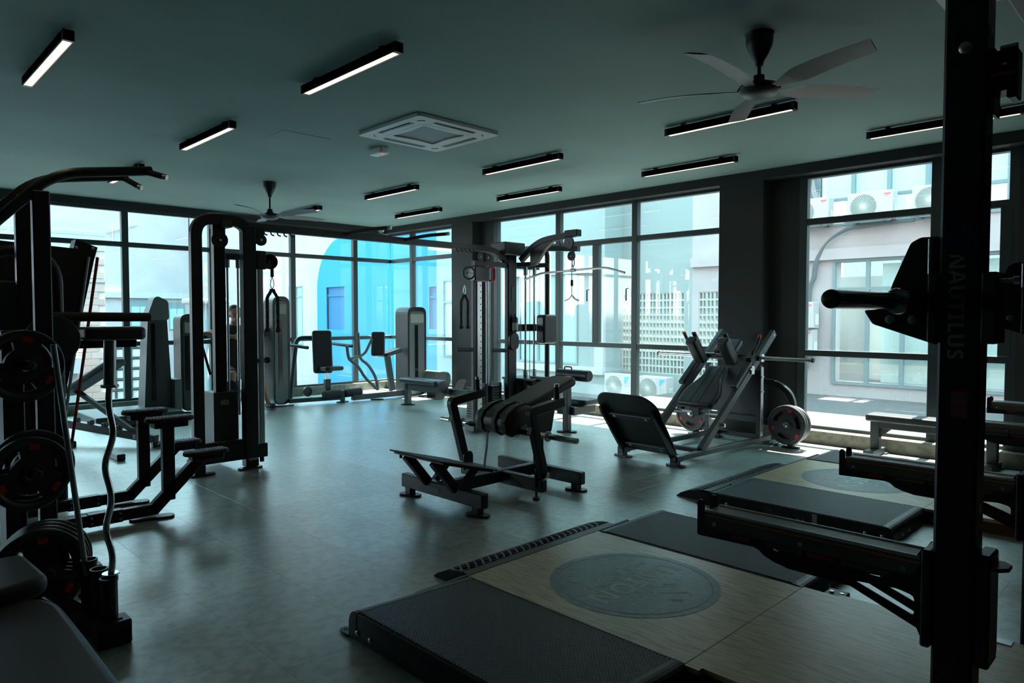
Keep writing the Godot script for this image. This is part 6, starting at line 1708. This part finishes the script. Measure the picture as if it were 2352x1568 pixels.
func sitter() -> void:
	# the exercise seat and the person on it
	var m := thing("chest_machine", "seated machine with side arm bars, half hidden behind the crossover column", "gym machine", V(-11.3, 0, -4.75))
	wpart(m, "seat", MB.new().slab(MB.rrect(0.42, 0.4, 0.08), 0.08, 0.03, Transform3D(Basis(V(1, 0, 0), V(0, 0, -1), V(0, 1, 0)), V(-11.25, 0.51, -4.76))), M.vinyl)
	wpart(m, "seat_post", MB.new().bx(-11.3, -11.2, 0.0, 0.48, -4.81, -4.71, 0.006), M.black_steel)
	wpart(m, "back_pad", MB.new().slab(MB.rrect(0.3, 0.6, 0.05), 0.08, 0.03, Transform3D(Basis(V(0, 0, -1), V(0, 1, 0), V(1, 0, 0)), V(-11.52, 0.95, -4.76))), M.vinyl)
	for s in [-1.0, 1.0]:
		wpart(m, "arm_bar", MB.new().cyl(V(-11.4, 1.16, -4.76 + s * 0.30), V(-11.1, 1.16, -4.76 + s * 0.52), 0.03, 12, 0.005), M.rubber)
		wpart(m, "side_lever", MB.new().beam(V(-11.35, 1.15, -4.76 + s * 0.50), V(-11.3, 0.55, -4.76 + s * 0.36), 0.04, 0.04), M.black_steel)
	var o := V(-11.25, 0, -4.76)
	var t := thing("person", "person in black sitting with elbows out and hands together, looking down", "person", o)
	var body := MB.new()
	body.v.append_array(blend([[V(0, 0.62, 0), V(-0.06, 0.88, 0), 0.15, 0.14], [V(-0.06, 0.88, 0), V(-0.02, 1.22, 0), 0.14, 0.13], [V(-0.02, 1.25, -0.17), V(-0.02, 1.25, 0.17), 0.075, 0.075], [V(-0.02, 1.28, 0), V(0.04, 1.42, 0), 0.06, 0.055],
		[V(-0.02, 1.25, -0.18), V(0.06, 1.20, -0.47), 0.056, 0.046], [V(0.06, 1.20, -0.47), V(0.24, 1.16, -0.10), 0.043, 0.03], [V(-0.02, 1.25, 0.18), V(0.06, 1.20, 0.47), 0.056, 0.046], [V(0.06, 1.20, 0.47), V(0.24, 1.16, 0.10), 0.043, 0.03],
		[V(0.0, 0.60, 0.09), V(0.46, 0.57, 0.22), 0.085, 0.062], [V(0.46, 0.57, 0.22), V(0.43, 0.10, 0.23), 0.056, 0.038], [V(0.0, 0.60, -0.09), V(0.44, 0.56, -0.24), 0.085, 0.062], [V(0.44, 0.56, -0.24), V(0.60, 0.10, -0.29), 0.056, 0.038]], 0.016, V(-0.25, 0.04, -0.55), V(0.75, 1.48, 0.55)))
	part(t, "body", nets(body.v), M.skin)
	var sh := MB.new()
	sh.v.append_array(blend([[V(0, 0.64, 0), V(-0.06, 0.88, 0), 0.162, 0.155], [V(-0.06, 0.88, 0), V(-0.02, 1.22, 0), 0.155, 0.145], [V(-0.02, 1.25, -0.19), V(-0.02, 1.25, 0.19), 0.088, 0.088], [V(-0.02, 1.25, -0.2), V(0.03, 1.22, -0.32), 0.07, 0.066], [V(-0.02, 1.25, 0.2), V(0.03, 1.22, 0.32), 0.07, 0.066]], 0.018, V(-0.25, 0.45, -0.45), V(0.3, 1.36, 0.45)))
	part(t, "shirt", nets(sh.v), M.cloth_black)
	var sr := MB.new()
	sr.v.append_array(blend([[V(-0.02, 0.62, -0.07), V(-0.02, 0.62, 0.07), 0.135, 0.135], [V(0.0, 0.60, 0.09), V(0.38, 0.575, 0.20), 0.10, 0.085], [V(0.0, 0.60, -0.09), V(0.37, 0.565, -0.21), 0.10, 0.085]], 0.018, V(-0.2, 0.44, -0.35), V(0.52, 0.8, 0.35)))
	part(t, "shorts", nets(sr.v), M.cloth_black)
	var hd := MB.new()
	hd.v.append_array(blend([[V(0.06, 1.56, 0), V(0.07, 1.52, 0), 0.092, 0.088], [V(0.09, 1.46, 0), V(0.11, 1.43, 0), 0.062, 0.048], [V(0.155, 1.49, 0), V(0.168, 1.468, 0), 0.010, 0.015], [V(0.155, 1.44, -0.02), V(0.155, 1.44, 0.02), 0.010, 0.010], [V(0.05, 1.50, 0.09), V(0.05, 1.48, 0.09), 0.02, 0.014], [V(0.05, 1.50, -0.09), V(0.05, 1.48, -0.09), 0.02, 0.014]], 0.008, V(-0.08, 1.36, -0.14), V(0.22, 1.68, 0.14)))
	part(t, "head", nets(hd.v), M.skin)
	for s in [-1.0, 1.0]: part(t, "eye", MB.new().ball(V(0.148, 1.515, s * 0.035), V(0.008, 0.007, 0.011), 10), M.screen_dark)
	part(t, "hair", MB.new().ball(V(0.035, 1.575, 0), V(0.108, 0.10, 0.102), 20), M.hair)
	for s in [-1.0, 1.0]:
		var c := V(0.26, 1.15, s * 0.065)
		var hand := MB.new().slab(MB.rrect(0.085, 0.08, 0.03), 0.03, 0.012, Transform3D(Basis(V(0, 0, -s), V(0.3, -0.95, 0).normalized(), V(s * 0.95, s * 0.3, 0).normalized()).orthonormalized(), c))
		for f in 4: hand.tube([c + V(0.012 - 0.002 * f, 0.03 - f * 0.02, -s * 0.035), c + V(0.03, 0.026 - f * 0.02, -s * 0.065), c + V(0.02, 0.015 - f * 0.02, -s * (0.095 - 0.006 * absf(f - 1.3)))], 0.009, 8, true, [0.0095, 0.009, 0.007])
		hand.tube([c + V(0.0, 0.035, s * 0.02), c + V(0.03, 0.06, 0), c + V(0.035, 0.065, -s * 0.025)], 0.01, 8, true, [0.011, 0.010, 0.008])
		part(t, "hand", hand, M.skin)
	for a in [[0.43, 0.23], [0.62, -0.295]]:
		part(t, "shoe", MB.new().slab([P2(-0.09, -0.035), P2(0.06, -0.045), P2(0.15, -0.04), P2(0.185, 0.0), P2(0.15, 0.04), P2(0.06, 0.045), P2(-0.09, 0.035)], 0.085, 0.035, Transform3D(Basis(V(1, 0, 0), V(0, 0, -1), V(0, 1, 0)), V(a[0], 0.062, a[1]))), M.shoe)
		part(t, "sole", MB.new().slab([P2(-0.095, -0.04), P2(0.06, -0.05), P2(0.155, -0.044), P2(0.19, 0.0), P2(0.155, 0.044), P2(0.06, 0.05), P2(-0.095, 0.04)], 0.024, 0.006, Transform3D(Basis(V(1, 0, 0), V(0, 0, -1), V(0, 1, 0)), V(a[0], 0.014, a[1]))), M.sole)

# surface nets over smoothly joined tapered capsules; returns triangles
func blend(bones: Array, h: float, lo: Vector3, hi: Vector3) -> PackedVector3Array:
	var n := Vector3i(((hi - lo) / h).ceil()) + Vector3i.ONE
	var val := PackedFloat32Array()
	val.resize(n.x * n.y * n.z)
	for x in n.x:
		for y in n.y:
			for z in n.z:
				var p := lo + V(x, y, z) * h
				var d := 1.0
				for b in bones:
					var ab: Vector3 = b[1] - b[0]
					var t := clampf((p - b[0]).dot(ab) / ab.length_squared(), 0, 1)
					var e: float = (p - b[0] - ab * t).length() - lerpf(b[2], b[3], t)
					var k := 0.022
					var q := maxf(k - absf(d - e), 0.0) / k
					d = minf(d, e) - q * q * k * 0.25
				val[(x * n.y + y) * n.z + z] = d
	var ids := {}
	var out := PackedVector3Array()
	var f := func(x, y, z): return val[(x * n.y + y) * n.z + z]
	for x in n.x - 1:
		for y in n.y - 1:
			for z in n.z - 1:
				var s := Vector3.ZERO
				var c := 0
				for e in [[0, 0, 0, 1, 0, 0], [0, 1, 0, 1, 1, 0], [0, 0, 1, 1, 0, 1], [0, 1, 1, 1, 1, 1], [0, 0, 0, 0, 1, 0], [1, 0, 0, 1, 1, 0], [0, 0, 1, 0, 1, 1], [1, 0, 1, 1, 1, 1], [0, 0, 0, 0, 0, 1], [1, 0, 0, 1, 0, 1], [0, 1, 0, 0, 1, 1], [1, 1, 0, 1, 1, 1]]:
					var a: float = f.call(x + e[0], y + e[1], z + e[2])
					var b: float = f.call(x + e[3], y + e[4], z + e[5])
					if (a < 0) != (b < 0):
						s += V(x + e[0], y + e[1], z + e[2]).lerp(V(x + e[3], y + e[4], z + e[5]), a / (a - b))
						c += 1
				if c: ids[Vector3i(x, y, z)] = lo + s / c * h
	for id in ids:
		var a: float = f.call(id.x, id.y, id.z)
		for k in 3:
			var i := Vector3i.ZERO
			i[k] = 1
			var b: float = f.call(id.x + i.x, id.y + i.y, id.z + i.z)
			if (a < 0) == (b < 0): continue
			var u := Vector3i.ZERO
			u[(k + 1) % 3] = 1
			var w := Vector3i.ZERO
			w[(k + 2) % 3] = 1
			if not (ids.has(id - u) and ids.has(id - w) and ids.has(id - u - w)): continue
			var q := [ids[id], ids[id - u], ids[id - u - w], ids[id - w]]
			if a >= 0: q.reverse()
			out.append_array(PackedVector3Array([q[0], q[2], q[1], q[0], q[3], q[2]]))
	return out
func nets(tris: PackedVector3Array) -> MB:
	var acc := {}
	for i in range(0, tris.size(), 3):
		var m := (tris[i + 2] - tris[i]).cross(tris[i + 1] - tris[i])
		for k in 3: acc[tris[i + k]] = acc.get(tris[i + k], Vector3.ZERO) + m
	var b := MB.new()
	b.v = tris
	for p in tris: b.n.append(acc[p].normalized())
	return b
